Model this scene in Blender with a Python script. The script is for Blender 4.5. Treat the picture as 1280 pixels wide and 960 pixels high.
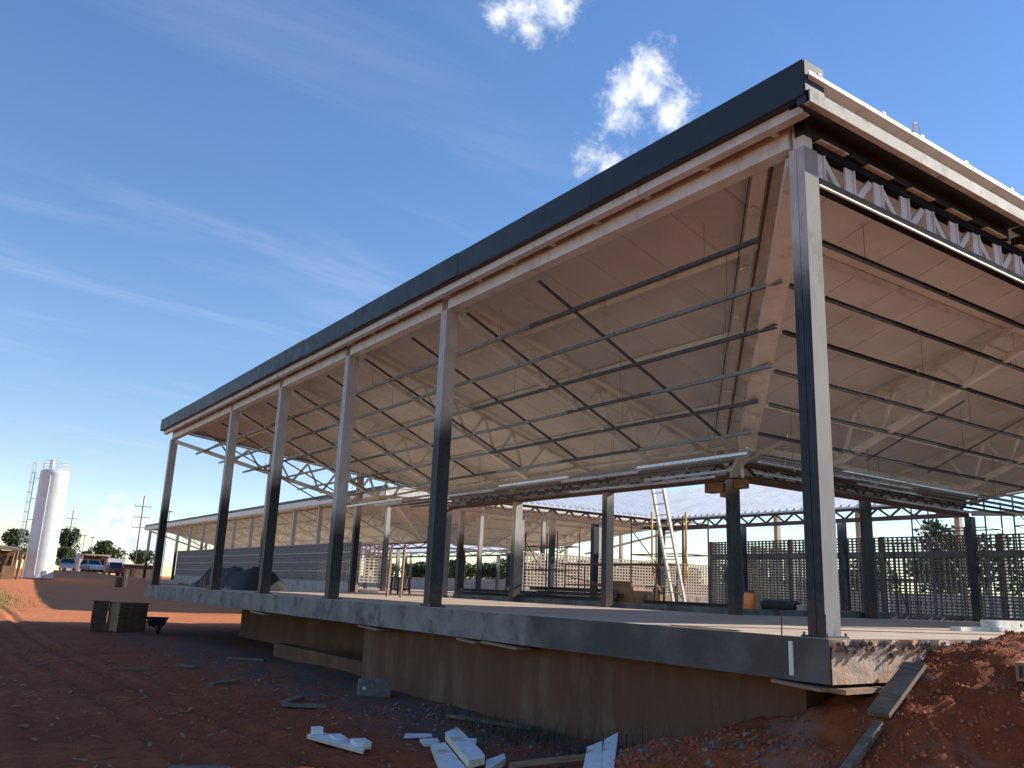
import bpy, math, random
from mathutils import Vector, Matrix, noise
R = math.radians
rnd = random.Random(7)
for o in list(bpy.data.objects): bpy.data.objects.remove(o)
scene = bpy.context.scene
COL = scene.collection

# ------------------------------------------------------------------ camera
cam_d = bpy.data.cameras.new('camera')
cam = bpy.data.objects.new('camera', cam_d); COL.objects.link(cam)
cr = Vector((0.81817, -0.573573, 0.04016)); cu = Vector((-0.167587, -0.171073, 0.970901)); cf = Vector((0.550012, 0.801092, 0.23609))
cm = Matrix((cr, cu, -cf)).transposed().to_4x4(); cm.translation = (-8.4571, -5.9979, 0.376)
cam.matrix_world = cm
cam_d.sensor_width = 36; cam_d.lens = 1061.52 / 1280 * 36
cam_d.clip_start = 0.1; cam_d.clip_end = 6000
scene.camera = cam

# ------------------------------------------------------------------ light
EL, TH = R(25), R(15.5)
SUN = Vector((math.cos(EL) * math.cos(TH), -math.cos(EL) * math.sin(TH), math.sin(EL)))
sd = bpy.data.lights.new('sun', 'SUN'); sd.energy = 5.0; sd.angle = R(0.5); sd.color = (1.0, 0.93, 0.82)
so = bpy.data.objects.new('sun', sd); COL.objects.link(so)
so.rotation_euler = (-SUN).to_track_quat('-Z', 'Y').to_euler()
world = bpy.data.worlds.new('World'); scene.world = world; world.use_nodes = True
wt = world.node_tree; wn = wt.nodes; wl = wt.links; wn.clear()
def N(t, typ, **kw):
    n = t.nodes.new(typ)
    for k, v in kw.items():
        if k[0] == '_': setattr(n, k[1:], v)
        else: n.inputs[k].default_value = v
    return n
def mth(t, op, a, b=None, c=None, clamp=False):
    n = t.nodes.new('ShaderNodeMath'); n.operation = op; n.use_clamp = clamp
    for i, v in enumerate((a, b, c)):
        if v is None: continue
        if isinstance(v, (int, float)): n.inputs[i].default_value = v
        else: t.links.new(v, n.inputs[i])
    return n.outputs[0]
def mrange(t, v, a, b, c=0., d=1., smooth=True):
    n = t.nodes.new('ShaderNodeMapRange'); n.interpolation_type = 'SMOOTHSTEP' if smooth else 'LINEAR'
    t.links.new(v, n.inputs[0])
    for i, x in enumerate((a, b, c, d)): n.inputs[i + 1].default_value = x
    return n.outputs[0]
def mixc(t, fac, a, b):
    n = t.nodes.new('ShaderNodeMix'); n.data_type = 'RGBA'
    for s, v in ((0, fac), (6, a), (7, b)):
        if hasattr(v, 'links') or isinstance(v, bpy.types.NodeSocket): t.links.new(v, n.inputs[s])
        elif isinstance(v, (int, float)): n.inputs[s].default_value = v
        else: n.inputs[s].default_value = (*v, 1)
    return n.outputs[2]
sky = N(wt, 'ShaderNodeTexSky', _sky_type='NISHITA', _sun_disc=False, _sun_elevation=EL, _sun_rotation=math.atan2(SUN.x, SUN.y),
        _air_density=1.0, _dust_density=0.0, _ozone_density=1.6, _altitude=300)
wtc = N(wt, 'ShaderNodeTexCoord')
nz = N(wt, 'ShaderNodeTexNoise', Scale=24.0, Detail=9.0, Roughness=0.66, Distortion=0.35); wl.new(wtc.outputs['Generated'], nz.inputs['Vector'])
nz2 = N(wt, 'ShaderNodeTexNoise', Scale=60.0, Detail=5.0, Roughness=0.6); wl.new(wtc.outputs['Generated'], nz2.inputs['Vector'])
# small cumulus puffs (direction x, y, z, angular radius)
CL = [(0.4462, 0.6565, 0.6082, 0.026), (0.4693, 0.6372, 0.6114, 0.026), (0.4589, 0.6627, 0.5918, 0.018), (0.4247, 0.6751, 0.6032, 0.016),
      (0.575, 0.5938, 0.5628, 0.022), (0.5787, 0.6101, 0.5412, 0.031), (0.5673, 0.6298, 0.5306, 0.029), (0.6097, 0.5983, 0.5199, 0.029),
      (0.5599, 0.6744, 0.4814, 0.022), (0.5799, 0.6629, 0.4735, 0.020),
      (0.179, 0.9823, 0.0558, 0.0207), (0.1925, 0.9804, 0.0416, 0.029), (0.1661, 0.9853, 0.0399, 0.0151), (0.2053, 0.9782, 0.0323, 0.022),
      (0.1778, 0.982, 0.0641, 0.0094), (0.2218, 0.9748, 0.0249, 0.026), (0.1435, 0.9895, 0.0165, 0.0132),
      (0.93, 0.30, 0.10, 0.05), (0.96, 0.22, 0.08, 0.05), (-0.5, 0.82, 0.2, 0.05), (-0.55, 0.8, 0.17, 0.06), (0.3, -0.9, 0.3, 0.07), (-0.8, -0.4, 0.4, 0.05)]
mx = None
for (x, y, z, r_) in CL:
    d = wn.new('ShaderNodeVectorMath'); d.operation = 'DISTANCE'; wl.new(wtc.outputs['Generated'], d.inputs[0])
    v = Vector((x, y, z)).normalized(); d.inputs[1].default_value = v
    m_ = mth(wt, 'SUBTRACT', 1.0, mth(wt, 'DIVIDE', d.outputs['Value'], r_ * (1.25 if z > .3 else 1.45)))
    mx = m_ if mx is None else mth(wt, 'MAXIMUM', mx, m_)
mx = mth(wt, 'MAXIMUM', mx, -0.6)
nzs = mth(wt, 'ADD', mth(wt, 'MULTIPLY', mth(wt, 'SUBTRACT', nz.outputs[0], 0.5), 2.9), mth(wt, 'MULTIPLY', mth(wt, 'SUBTRACT', nz2.outputs[0], 0.5), 0.9))
cum = mth(wt, 'MULTIPLY', mrange(wt, mth(wt, 'ADD', mx, nzs), 0.02, 1.15), .92)
# thin cirrus streaks, laid on a high flat layer
sep = N(wt, 'ShaderNodeSeparateXYZ'); wl.new(wtc.outputs['Generated'], sep.inputs[0])
zz = mth(wt, 'ADD', mth(wt, 'MAXIMUM', sep.outputs[2], 0.0), 0.12)
cmb = N(wt, 'ShaderNodeCombineXYZ'); wl.new(mth(wt, 'DIVIDE', sep.outputs[0], zz), cmb.inputs[0]); wl.new(mth(wt, 'DIVIDE', sep.outputs[1], zz), cmb.inputs[1])
mp = N(wt, 'ShaderNodeMapping'); mp.inputs['Rotation'].default_value = (0, 0, R(-28)); mp.inputs['Scale'].default_value = (0.6, 2.4, 1); wl.new(cmb.outputs[0], mp.inputs[0])
nc = N(wt, 'ShaderNodeTexNoise', Scale=1.25, Detail=9.0, Roughness=0.62, Distortion=0.9); wl.new(mp.outputs[0], nc.inputs['Vector'])
nb = N(wt, 'ShaderNodeTexNoise', Scale=0.35, Detail=2.0); wl.new(cmb.outputs[0], nb.inputs['Vector'])
cir = mth(wt, 'MULTIPLY', mrange(wt, nc.outputs[0], 0.45, 0.80), mrange(wt, nb.outputs[0], 0.30, 0.62))
cir = mth(wt, 'MULTIPLY', cir, 0.30)
ccol = mixc(wt, mrange(wt, nz2.outputs[0], 0.35, 0.65), (3.6, 3.9, 4.6), (5.2, 5.2, 5.4))
gm = N(wt, 'ShaderNodeGamma', Gamma=0.74); wl.new(sky.outputs[0], gm.inputs[0])     # phone-like compression of the sky's range
hs = N(wt, 'ShaderNodeHueSaturation', Hue=0.513, Saturation=1.42, Value=1.24); wl.new(gm.outputs[0], hs.inputs['Color'])
skc = mixc(wt, cir, hs.outputs[0], (3.7, 4.0, 4.8))
skc = mixc(wt, cum, skc, ccol)
bg = N(wt, 'ShaderNodeBackground', Strength=0.15); wl.new(skc, bg.inputs[0])
wo = N(wt, 'ShaderNodeOutputWorld'); wl.new(bg.outputs[0], wo.inputs[0])
scene.view_settings.view_transform = 'Standard'; scene.view_settings.look = 'None'
scene.view_settings.exposure = 0.62; scene.view_settings.gamma = 1.0
scene.render.engine = 'CYCLES'
scene.cycles.max_bounces = 8; scene.cycles.diffuse_bounces = 5

# ------------------------------------------------------------------ materials
MATS = {}
def mat(name, c1, c2=None, rough=0.6, metal=0.0, scale=4.0, bump=0.0, bscale=30.0, detail=5.0, lo=0.35, hi=0.65, spec=0.5, stretch=None, dirt=None, dscale=1.2, coord='Object', vary=0.0):
    m = bpy.data.materials.new(name); m.use_nodes = True; t = m.node_tree; b = t.nodes['Principled BSDF']
    b.inputs['Roughness'].default_value = rough; b.inputs['Metallic'].default_value = metal; b.inputs['Specular IOR Level'].default_value = spec
    tc = N(t, 'ShaderNodeTexCoord'); vec = tc.outputs['Object']
    if coord == 'World':
        g = N(t, 'ShaderNodeNewGeometry'); vec = g.outputs['Position']
    if stretch:
        mp = N(t, 'ShaderNodeMapping'); mp.inputs['Scale'].default_value = stretch; t.links.new(vec, mp.inputs[0]); vec = mp.outputs[0]
    n = N(t, 'ShaderNodeTexNoise', Scale=scale, Detail=detail, Roughness=0.6); t.links.new(vec, n.inputs['Vector'])
    c2 = c2 or tuple(min(1, x * 1.18) for x in c1)
    col = mixc(t, mrange(t, n.outputs[0], lo, hi), c1, c2)
    if dirt:
        n2 = N(t, 'ShaderNodeTexNoise', Scale=dscale, Detail=6.0, Roughness=0.65); t.links.new(vec, n2.inputs['Vector'])
        col = mixc(t, mrange(t, n2.outputs[0], 0.5, 0.68), col, dirt)
    if vary:
        oi = N(t, 'ShaderNodeObjectInfo'); hv = N(t, 'ShaderNodeHueSaturation'); t.links.new(col, hv.inputs['Color']); t.links.new(mrange(t, oi.outputs['Random'], 0, 1, 1 - vary, 1 + vary, False), hv.inputs['Value']); col = hv.outputs[0]
    t.links.new(col, b.inputs['Base Color'])
    t.links.new(mrange(t, n.outputs[0], 0.2, 0.8, max(0.05, rough - 0.1), min(1, rough + 0.12)), b.inputs['Roughness'])
    if bump:
        n3 = N(t, 'ShaderNodeTexNoise', Scale=bscale, Detail=6.0, Roughness=0.65); t.links.new(vec, n3.inputs['Vector'])
        bp = N(t, 'ShaderNodeBump', Strength=bump, Distance=0.03); t.links.new(n3.outputs[0], bp.inputs['Height']); t.links.new(bp.outputs[0], b.inputs['Normal'])
    MATS[name] = m; return m
mat('pale_steel', (.66, .65, .60), (.74, .73, .68), .5, scale=3, dirt=(.54, .515, .46), dscale=2.5)
mat('edge_cream', (.52, .50, .44), (.62, .60, .53), .75, spec=.15, scale=2, dirt=(.33, .31, .27), dscale=2.5, coord='World')
mat('white_steel', (.70, .68, .60), (.80, .78, .71), .45, scale=6, dirt=(.52, .48, .41), dscale=3, coord='World')
mat('graphite', (.012, .017, .023), (.018, .024, .031), .5, scale=2.5, dirt=(.022, .026, .03), dscale=1.5, vary=.22, coord='World')
mat('dark_steel', (.012, .014, .018), (.026, .027, .03), .5, scale=6)
mat('rust_steel', (.085, .042, .030), (.15, .075, .05), .7, scale=9)
mat('ceil_under', (.70, .69, .655), (.76, .75, .72), .5, scale=.9, dirt=(.64, .62, .575), dscale=.6, vary=.04, bump=.08, bscale=3, coord='World')
mat('roof_top', (.72, .72, .73), (.82, .82, .82), .4, scale=2, dirt=(.68, .64, .62), dscale=1.0, coord='World')
mat('galvanised', (.42, .45, .50), (.62, .65, .70), .32, .85, scale=9, coord='World')
mat('galv_dull', (.16, .165, .175), (.26, .265, .275), .45, .6, scale=9, coord='World')
mat('galv_dark', (.05, .052, .058), (.11, .11, .12), .5, .4, scale=9, coord='World')
mat('concrete', (.10, .10, .098), (.17, .168, .162), .9, scale=2.2, bump=.35, bscale=25, dirt=(.06, .06, .058), dscale=1.0, coord='World')
mat('cube_concrete', (.13, .122, .105), (.20, .185, .16), .9, scale=6, bump=.4, bscale=25)
mat('matt_dark', (.012, .014, .018), (.022, .024, .028), .95, scale=4, spec=.05, coord='World')
mat('old_concrete', (.30, .29, .27), (.40, .385, .36), .9, scale=3, bump=.3, bscale=25, dirt=(.22, .16, .12), dscale=2, coord='World')
mat('wall_brown', (.12, .055, .029), (.165, .080, .043), .95, scale=.9, bump=.4, bscale=20, stretch=(1, 1.4, .35), dirt=(.19, .115, .065), dscale=1.2, coord='World')
mat('brick_shaded', (.10, .095, .09), (.16, .15, .14), .9, scale=7, coord='World')  # grey brick darkened in colour so the backlit screen reads as shaded
mat('brick_grey', (.17, .165, .16), (.25, .24, .23), .9, scale=7, coord='World')
mat('brick_warm', (.46, .40, .32), (.58, .50, .40), .9, scale=7, coord='World')
mat('wood', (.22, .135, .075), (.34, .22, .125), .8, scale=3, stretch=(1, 1, 8), bump=.2, bscale=12)
mat('wood_grey', (.11, .085, .06), (.19, .15, .11), .85, scale=3, stretch=(8, 1, 1), bump=.2, bscale=12)
mat('wood_dark', (.06, .035, .022), (.12, .07, .045), .85, scale=3, stretch=(1, 1, 8))
mat('foam', (.66, .66, .66), (.76, .76, .76), .8, scale=6, dirt=(.46, .36, .30), dscale=3)
mat('foam_edge', (.55, .47, .34), (.70, .62, .48), .9, scale=12)
mat('cardboard', (.26, .155, .085), (.34, .21, .12), .85, scale=5)
mat('white_paint', (.66, .66, .65), (.74, .74, .73), .4, scale=1.2, dirt=(.60, .57, .54), dscale=.6)
mat('silver_paint', (.42, .43, .45), (.48, .49, .51), .3, .4, scale=3)
mat('red_paint', (.20, .03, .03), (.26, .045, .04), .35, scale=3)
mat('glass', (.015, .018, .022), (.025, .03, .035), .08, scale=2)
mat('rubber', (.015, .015, .016), (.03, .03, .03), .8, scale=8)
mat('lamp_red', (.5, .03, .03), (.55, .05, .04), .3)
mat('yellow_hose', (.75, .36, .03), (.82, .42, .05), .45)
mat('orange_plastic', (.75, .22, .04), (.8, .27, .06), .5)
mat('alu', (.62, .58, .50), (.72, .68, .60), .5, .1, scale=6)
mat('blue_steel', (.03, .06, .14), (.05, .09, .19), .5, scale=6)
mat('bark', (.07, .05, .035), (.13, .095, .07), .9, scale=9)
mat('leaf', (.035, .062, .014), (.085, .125, .03), .6, scale=1.2, coord='World')
mat('leaf_dark', (.022, .042, .014), (.055, .085, .025), .6, scale=1.2, coord='World')
mat('grass', (.10, .15, .03), (.19, .23, .06), .7, scale=2, coord='World')
mat('dry_weed', (.03, .026, .018), (.07, .055, .035), .8, scale=4, coord='World')
mat('clod', (.25, .066, .027), (.40, .12, .05), .95, scale=3, coord='World')
mat('clod_grey', (.10, .09, .08), (.20, .18, .155), .95, scale=3, coord='World')
mat('shed_brown', (.13, .085, .06), (.20, .135, .10), .8, scale=3, coord='World')
mat('container', (.60, .61, .64), (.70, .71, .74), .5, scale=2, coord='World')
mat('wall_pink', (.50, .38, .32), (.60, .48, .41), .9, scale=1, coord='World')
mat('grey_steel', (.24, .245, .245), (.32, .32, .315), .5, scale=4, coord='World')
mat('shade_net', (.012, .012, .014), (.03, .03, .032), .7, scale=4)
mat('rebar', (.07, .04, .03), (.13, .07, .05), .8, scale=20)

# spray-painted columns: pale primer above, graphite paint below, soft overspray edge at the column's own height
m = bpy.data.materials.new('column_paint'); m.use_nodes = True; t = m.node_tree; b = t.nodes['Principled BSDF']
tc = N(t, 'ShaderNodeTexCoord'); sp = N(t, 'ShaderNodeSeparateXYZ'); t.links.new(tc.outputs['Object'], sp.inputs[0])
at = N(t, 'ShaderNodeAttribute', _attribute_type='OBJECT', _attribute_name='paint_z')
n1 = N(t, 'ShaderNodeTexNoise', Scale=2.2, Detail=4.0); t.links.new(tc.outputs['Object'], n1.inputs['Vector'])
h = mth(t, 'ADD', mth(t, 'SUBTRACT', sp.outputs[2], at.outputs['Fac']), mth(t, 'MULTIPLY', mth(t, 'SUBTRACT', n1.outputs[0], .5), .7))
pm = mrange(t, h, -.55, .5)
pale = mixc(t, mrange(t, n1.outputs[0], .35, .65), (.46, .43, .385), (.55, .515, .46))
n2 = N(t, 'ShaderNodeTexNoise', Scale=9.0, Detail=5.0); t.links.new(tc.outputs['Object'], n2.inputs['Vector'])
dk = mixc(t, mrange(t, n2.outputs[0], .3, .75), (.010, .014, .020), (.022, .028, .037))
ds = mth(t, 'MULTIPLY', mrange(t, mth(t, 'ADD', sp.outputs[2], mth(t, 'MULTIPLY', n2.outputs[0], -.7)), .25, -.3), .35)
cc = mixc(t, pm, dk, pale); n4 = N(t, 'ShaderNodeTexNoise', Scale=5.0, Detail=7.0, Roughness=.7); mp4 = N(t, 'ShaderNodeMapping'); mp4.inputs['Scale'].default_value = (2, 2, .25); t.links.new(tc.outputs['Object'], mp4.inputs[0]); t.links.new(mp4.outputs[0], n4.inputs['Vector'])
cc = mixc(t, mth(t, 'MULTIPLY', mrange(t, n4.outputs[0], .56, .7), .35), cc, (.10, .10, .10))
t.links.new(mixc(t, ds, cc, (.19, .09, .055)), b.inputs['Base Color']); b.inputs['Roughness'].default_value = .5; b.inputs['Specular IOR Level'].default_value = .35
MATS['column_paint'] = m
# corner column, -y face: pale grey-cream over its whole height
mat('column_primer', (.27, .27, .25), (.35, .345, .315), .8, spec=.12, scale=1.6, stretch=(1, 1, .5), dirt=(.15, .16, .165), dscale=1.0)

# floor slab: red dust on screed (top), concrete (sides)
m = mat('floor_dust', (.45, .345, .26), (.54, .42, .325), .85, scale=1.2, bump=.25, bscale=18, dirt=(.42, .27, .175), dscale=.8, coord='World'); 
m = mat('slab_side_sunlit', (.50, .30, .185), (.42, .37, .32), .9, scale=2.0, bump=.5, bscale=14, dirt=(.55, .26, .13), dscale=2.2, coord='World')  # same slab, sunlight painted into the end face as a brighter, warmer colour

# slab front: weathered grey screed, darker fresh render near the corner
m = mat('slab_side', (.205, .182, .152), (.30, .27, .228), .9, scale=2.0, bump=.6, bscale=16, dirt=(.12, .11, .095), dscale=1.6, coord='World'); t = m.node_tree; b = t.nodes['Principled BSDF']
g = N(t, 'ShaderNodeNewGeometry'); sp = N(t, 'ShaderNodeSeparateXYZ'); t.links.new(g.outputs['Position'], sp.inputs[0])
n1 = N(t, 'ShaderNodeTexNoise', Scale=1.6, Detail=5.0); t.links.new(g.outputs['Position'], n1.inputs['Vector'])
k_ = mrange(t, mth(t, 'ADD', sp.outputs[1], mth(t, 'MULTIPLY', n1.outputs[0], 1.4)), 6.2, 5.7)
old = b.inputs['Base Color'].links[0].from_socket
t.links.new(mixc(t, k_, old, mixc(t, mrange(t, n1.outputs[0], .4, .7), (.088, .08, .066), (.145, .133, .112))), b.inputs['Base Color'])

# ground: red earth, grey cement dust strip along the footing
m = bpy.data.materials.new('red_earth'); m.use_nodes = True; t = m.node_tree; b = t.nodes['Principled BSDF']
g = N(t, 'ShaderNodeNewGeometry'); pos = g.outputs['Position']
sp = N(t, 'ShaderNodeSeparateXYZ'); t.links.new(pos, sp.inputs[0])
n1 = N(t, 'ShaderNodeTexNoise', Scale=.45, Detail=8.0, Roughness=.62); t.links.new(pos, n1.inputs['Vector'])
n2 = N(t, 'ShaderNodeTexNoise', Scale=5.0, Detail=8.0, Roughness=.7); t.links.new(pos, n2.inputs['Vector'])
n3 = N(t, 'ShaderNodeTexNoise', Scale=1.1, Detail=6.0, Roughness=.65); t.links.new(pos, n3.inputs['Vector'])
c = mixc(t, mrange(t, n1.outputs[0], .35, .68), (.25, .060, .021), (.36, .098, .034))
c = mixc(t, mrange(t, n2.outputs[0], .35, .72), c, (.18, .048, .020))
xs_ = mth(t, 'SUBTRACT', sp.outputs[0], mth(t, 'MULTIPLY', sp.outputs[1], -.02))
band = mth(t, 'MULTIPLY', mrange(t, sp.outputs[0], -3.0, -1.3), mrange(t, sp.outputs[1], 1.5, 5.0))
band = mth(t, 'MULTIPLY', band, mrange(t, sp.outputs[1], 34, 26))
band = mth(t, 'MULTIPLY', band, mrange(t, n3.outputs[0], .36, .58))
c = mixc(t, mth(t, 'MULTIPLY', band, .85), c, (.090, .083, .076))
# pale crushed mortar on the spoil mound
mo = mth(t, 'MULTIPLY', mrange(t, sp.outputs[1], 3.2, 2.0), mrange(t, sp.outputs[0], -2.2, -1.2))
mo = mth(t, 'MULTIPLY', mo, mrange(t, n3.outputs[0], .52, .66))
c = mixc(t, mth(t, 'MULTIPLY', mo, .6), c, (.20, .15, .12))
far = mth(t, 'MULTIPLY', mrange(t, sp.outputs[1], 33, 39), mrange(t, n1.outputs[0], .1, .45))  # sunlit yard past the shadow edge painted brighter orange, shaded near soil kept darker
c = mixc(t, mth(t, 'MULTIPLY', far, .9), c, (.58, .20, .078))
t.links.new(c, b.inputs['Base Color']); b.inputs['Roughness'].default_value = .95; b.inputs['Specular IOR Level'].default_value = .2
bp = N(t, 'ShaderNodeBump', Strength=.9, Distance=.05); t.links.new(n2.outputs[0], bp.inputs['Height']); t.links.new(bp.outputs[0], b.inputs['Normal'])
MATS['red_earth'] = m

# ------------------------------------------------------------------ builders
WM = {}
def tag(o, label=None, cat=None, group=None, kind=None):
    if label: o['label'] = label
    if cat: o['category'] = cat
    if group: o['group'] = group
    if kind: o['kind'] = kind
    return o
def put(o, parent=None, wm=None, local=False):
    COL.objects.link(o)
    wm = wm.copy() if wm is not None else Matrix.Identity(4)
    if parent is not None:
        o.parent = parent
        o.matrix_parent_inverse = Matrix.Identity(4) if local else WM[parent.name].inverted()
        o.matrix_basis = wm
        WM[o.name] = WM[parent.name] @ wm if local else wm
    else:
        o.matrix_basis = wm; WM[o.name] = wm
    return o
def thing(name, label, cat, loc=(0, 0, 0), rz=0.0, group=None, rx=0.0, ry=0.0):
    o = bpy.data.objects.new(name, None); o.empty_display_size = .2
    wm = Matrix.Translation(loc) @ Matrix.Rotation(rz, 4, 'Z') @ Matrix.Rotation(ry, 4, 'Y') @ Matrix.Rotation(rx, 4, 'X')
    put(o, None, wm); return tag(o, label, cat, group)
def frame_of(p, q, up=(0, 0, 1)):
    p, q = Vector(p), Vector(q); d = (q - p).normalized(); up = Vector(up)
    s = d.cross(up)
    if s.length < 1e-4: s = d.cross(Vector((1, 0, 0)))
    s.normalize(); return p, q, d, s, s.cross(d)
class MB:
    def __init__(self): self.v = []; self.f = []; self.mi = []
    def add(self, vs, fs, mi=0):
        n = len(self.v); self.v += [tuple(x) for x in vs]
        for k, f in enumerate(fs): self.f.append([i + n for i in f]); self.mi.append(mi if isinstance(mi, int) else mi[k])
        return self
    def hexa(self, c, mi=0):
        return self.add(c, [(3, 2, 1, 0), (4, 5, 6, 7), (0, 1, 5, 4), (1, 2, 6, 5), (2, 3, 7, 6), (3, 0, 4, 7)], mi)
    def box(self, x0, x1, y0, y1, z0, z1, mi=0):
        return self.hexa([(x0, y0, z0), (x1, y0, z0), (x1, y1, z0), (x0, y1, z0), (x0, y0, z1), (x1, y0, z1), (x1, y1, z1), (x0, y1, z1)], mi)
    def cbox(self, c, s, mi=0): return self.box(c[0] - s[0] / 2, c[0] + s[0] / 2, c[1] - s[1] / 2, c[1] + s[1] / 2, c[2] - s[2] / 2, c[2] + s[2] / 2, mi)
    def bar(self, p, q, w, h, up=(0, 0, 1), mi=0):
        p, q, d, s, u = frame_of(p, q, up)
        c = []
        for e in (p, q):
            c.append([e - s * w / 2 - u * h / 2, e + s * w / 2 - u * h / 2, e + s * w / 2 + u * h / 2, e - s * w / 2 + u * h / 2])
        return self.hexa([c[0][0], c[0][1], c[1][1], c[1][0], c[0][3], c[0][2], c[1][2], c[1][3]], mi)
    def tube(self, p, q, r0, r1=None, n=8, mi=0, cap=True):
        r1 = r0 if r1 is None else r1
        p, q, d, s, u = frame_of(p, q)
        vs = []
        for e, r in ((p, r0), (q, r1)):
            for k in range(n):
                a = 2 * math.pi * k / n; vs.append(e + (s * math.cos(a) + u * math.sin(a)) * r)
        fs = [(k, (k + 1) % n, n + (k + 1) % n, n + k) for k in range(n)]
        if cap: fs += [tuple(range(n - 1, -1, -1)), tuple(range(n, 2 * n))]
        return self.add(vs, fs, mi)
    def path(self, pts, r, n=6, mi=0):
        for a, b in zip(pts[:-1], pts[1:]): self.tube(a, b, r, r, n, mi)
        return self
    def prism(self, poly, off, mi=0, mtop=None):
        n = len(poly); off = Vector(off); p = [Vector(x) for x in poly]
        vs = p + [x + off for x in p]
        fs = [tuple(range(n - 1, -1, -1)), tuple(range(n, 2 * n))] + [(k, (k + 1) % n, n + (k + 1) % n, n + k) for k in range(n)]
        return self.add(vs, fs, [mi, mi if mtop is None else mtop] + [mi] * n)
    def lathe(self, prof, n=24, c=(0, 0), mi=0):
        vs = []; 
        for r, z in prof:
            for k in range(n):
                a = 2 * math.pi * k / n; vs.append((c[0] + r * math.cos(a), c[1] + r * math.sin(a), z))
        fs = []
        for j in range(len(prof) - 1):
            for k in range(n): fs.append((j * n + k, j * n + (k + 1) % n, (j + 1) * n + (k + 1) % n, (j + 1) * n + k))
        return self.add(vs, fs, mi)
    def mesh(self, name, mats, smooth=False):
        me = bpy.data.meshes.new(name); me.from_pydata(self.v, [], self.f)
        for m_ in (mats if isinstance(mats, (list, tuple)) else [mats]): me.materials.append(MATS[m_])
        me.polygons.foreach_set('material_index', self.mi)
        if smooth: me.polygons.foreach_set('use_smooth', [True] * len(self.f))
        me.update(); return me
    def build(self, name, mats, parent=None, smooth=False, local=False, wm=None):
        return put(bpy.data.objects.new(name, self.mesh(name, mats, smooth)), parent, wm, local)
def inst(name, me, parent, wm=None, local=False): return put(bpy.data.objects.new(name, me), parent, wm, local)
def copy_tree(o, parent=None, wm=None):
    c = o.copy(); COL.objects.link(c)
    if parent is None:
        c.matrix_basis = wm; WM[c.name] = wm
    else:
        c.parent = parent; WM[c.name] = WM[parent.name] @ o.matrix_parent_inverse @ o.matrix_basis
    for ch in o.children: copy_tree(ch, c)
    return c
def clip(poly, a, b, c_):     # keep a*s + b*d >= c_
    out = []
    for i in range(len(poly)):
        p, q = poly[i], poly[(i + 1) % len(poly)]
        fp, fq = a * p[0] + b * p[1] - c_, a * q[0] + b * q[1] - c_
        if fp >= 0: out.append(p)
        if (fp > 0 > fq) or (fp < 0 < fq):
            k = fp / (fp - fq); out.append((p[0] + k * (q[0] - p[0]), p[1] + k * (q[1] - p[1])))
    return out
def sstep(a, b, x):
    t_ = max(0., min(1., (x - a) / (b - a))); return t_ * t_ * (3 - 2 * t_)

# ------------------------------------------------------------------ ground
def fbm(x, y, s, o=3):
    a, v = 1.0, 0.0
    for k in range(o):
        v += a * noise.noise((x * s, y * s, 3.1 * k)); s *= 2.1; a *= .5
    return v
def gz(x, y):
    z = -1.76 + .05 * fbm(x, y, .35)
    rise = 2.31 * sstep(45, 120, y)
    rr = max(min(rise, 1.2), 0) if x > 17 else rise
    k = sstep(11, 17, x); z += rise * (1 - k) + min(rise, 1.3) * k
    z += 1.56 * sstep(28.5, 30.5, x) * (1 - sstep(40, 60, y)) + .1 * sstep(45, 60, x)
    near = (abs(x + 1) < 9 and -8 < y < 14)
    # spoil mound against the sunny end of the slab
    m_ = -.03 - .52 * max(0., 1.75 - x) - .5 * max(0., -.9 - y) - .42 * max(0., y)
    m_ = min(m_, .06) 
    if near:
        m_ += .16 * fbm(x, y, .9) + .05 * fbm(x, y, 4.0)
    w = .5 + .5 * max(-1., min(1., (m_ - z) / .35)); z = z + (m_ - z) * w * w * (3 - 2 * w) if m_ > z - .35 else z
    # low rubble bank in front of the footing
    z += .62 * math.exp(-(((x + .75) / .95) ** 2 + ((y - 1.3) / 1.1) ** 2))
    if near: z += .02 * fbm(x, y, 3.0) + .010 * fbm(x, y, 11.0, 2)
    # wheel ruts along the yard
    if -14 < x < -2 and -8 < y < 60:
        for rx in (-4.1, -5.7, -7.2):
            u_ = (x - rx - .5 * math.sin(y * .11 + rx)) / .17; z -= .055 * math.exp(-u_ * u_) - .03 * math.exp(-(abs(u_) - 1.9) ** 2)
        z += .025 * fbm(x, y, 1.3)
    if x > -.15 and y > -.15 and x < 29.5 and y < 33: z = min(z, -.62)
    if x > 16.2 and 43.5 < y < 114.5: z = min(z, -.2)
    return z
def steps(segs):
    out = []
    for a, b_, n in segs: out += [a + (b_ - a) * i / n for i in range(n)]
    return out + [segs[-1][1]]
xs = steps([(-1500, -100, 8), (-100, -14, 14), (-14, -7, 40), (-7, 4.6, 150), (4.6, 14, 16), (14, 60, 24), (60, 200, 10), (200, 2500, 8)])
ys = steps([(-400, -40, 6), (-40, -5, 16), (-5, 9, 140), (9, 20, 60), (20, 50, 50), (50, 130, 40), (130, 300, 8), (300, 3000, 8)])
vs = [(x, y, gz(x, y)) for y in ys for x in xs]; nx = len(xs)
fs = [(j * nx + i, j * nx + i + 1, (j + 1) * nx + i + 1, (j + 1) * nx + i) for j in range(len(ys) - 1) for i in range(nx - 1)]
gmb = MB(); gmb.add(vs, fs); ground = gmb.build('ground', 'red_earth', smooth=True); tag(ground, kind='structure')

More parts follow.
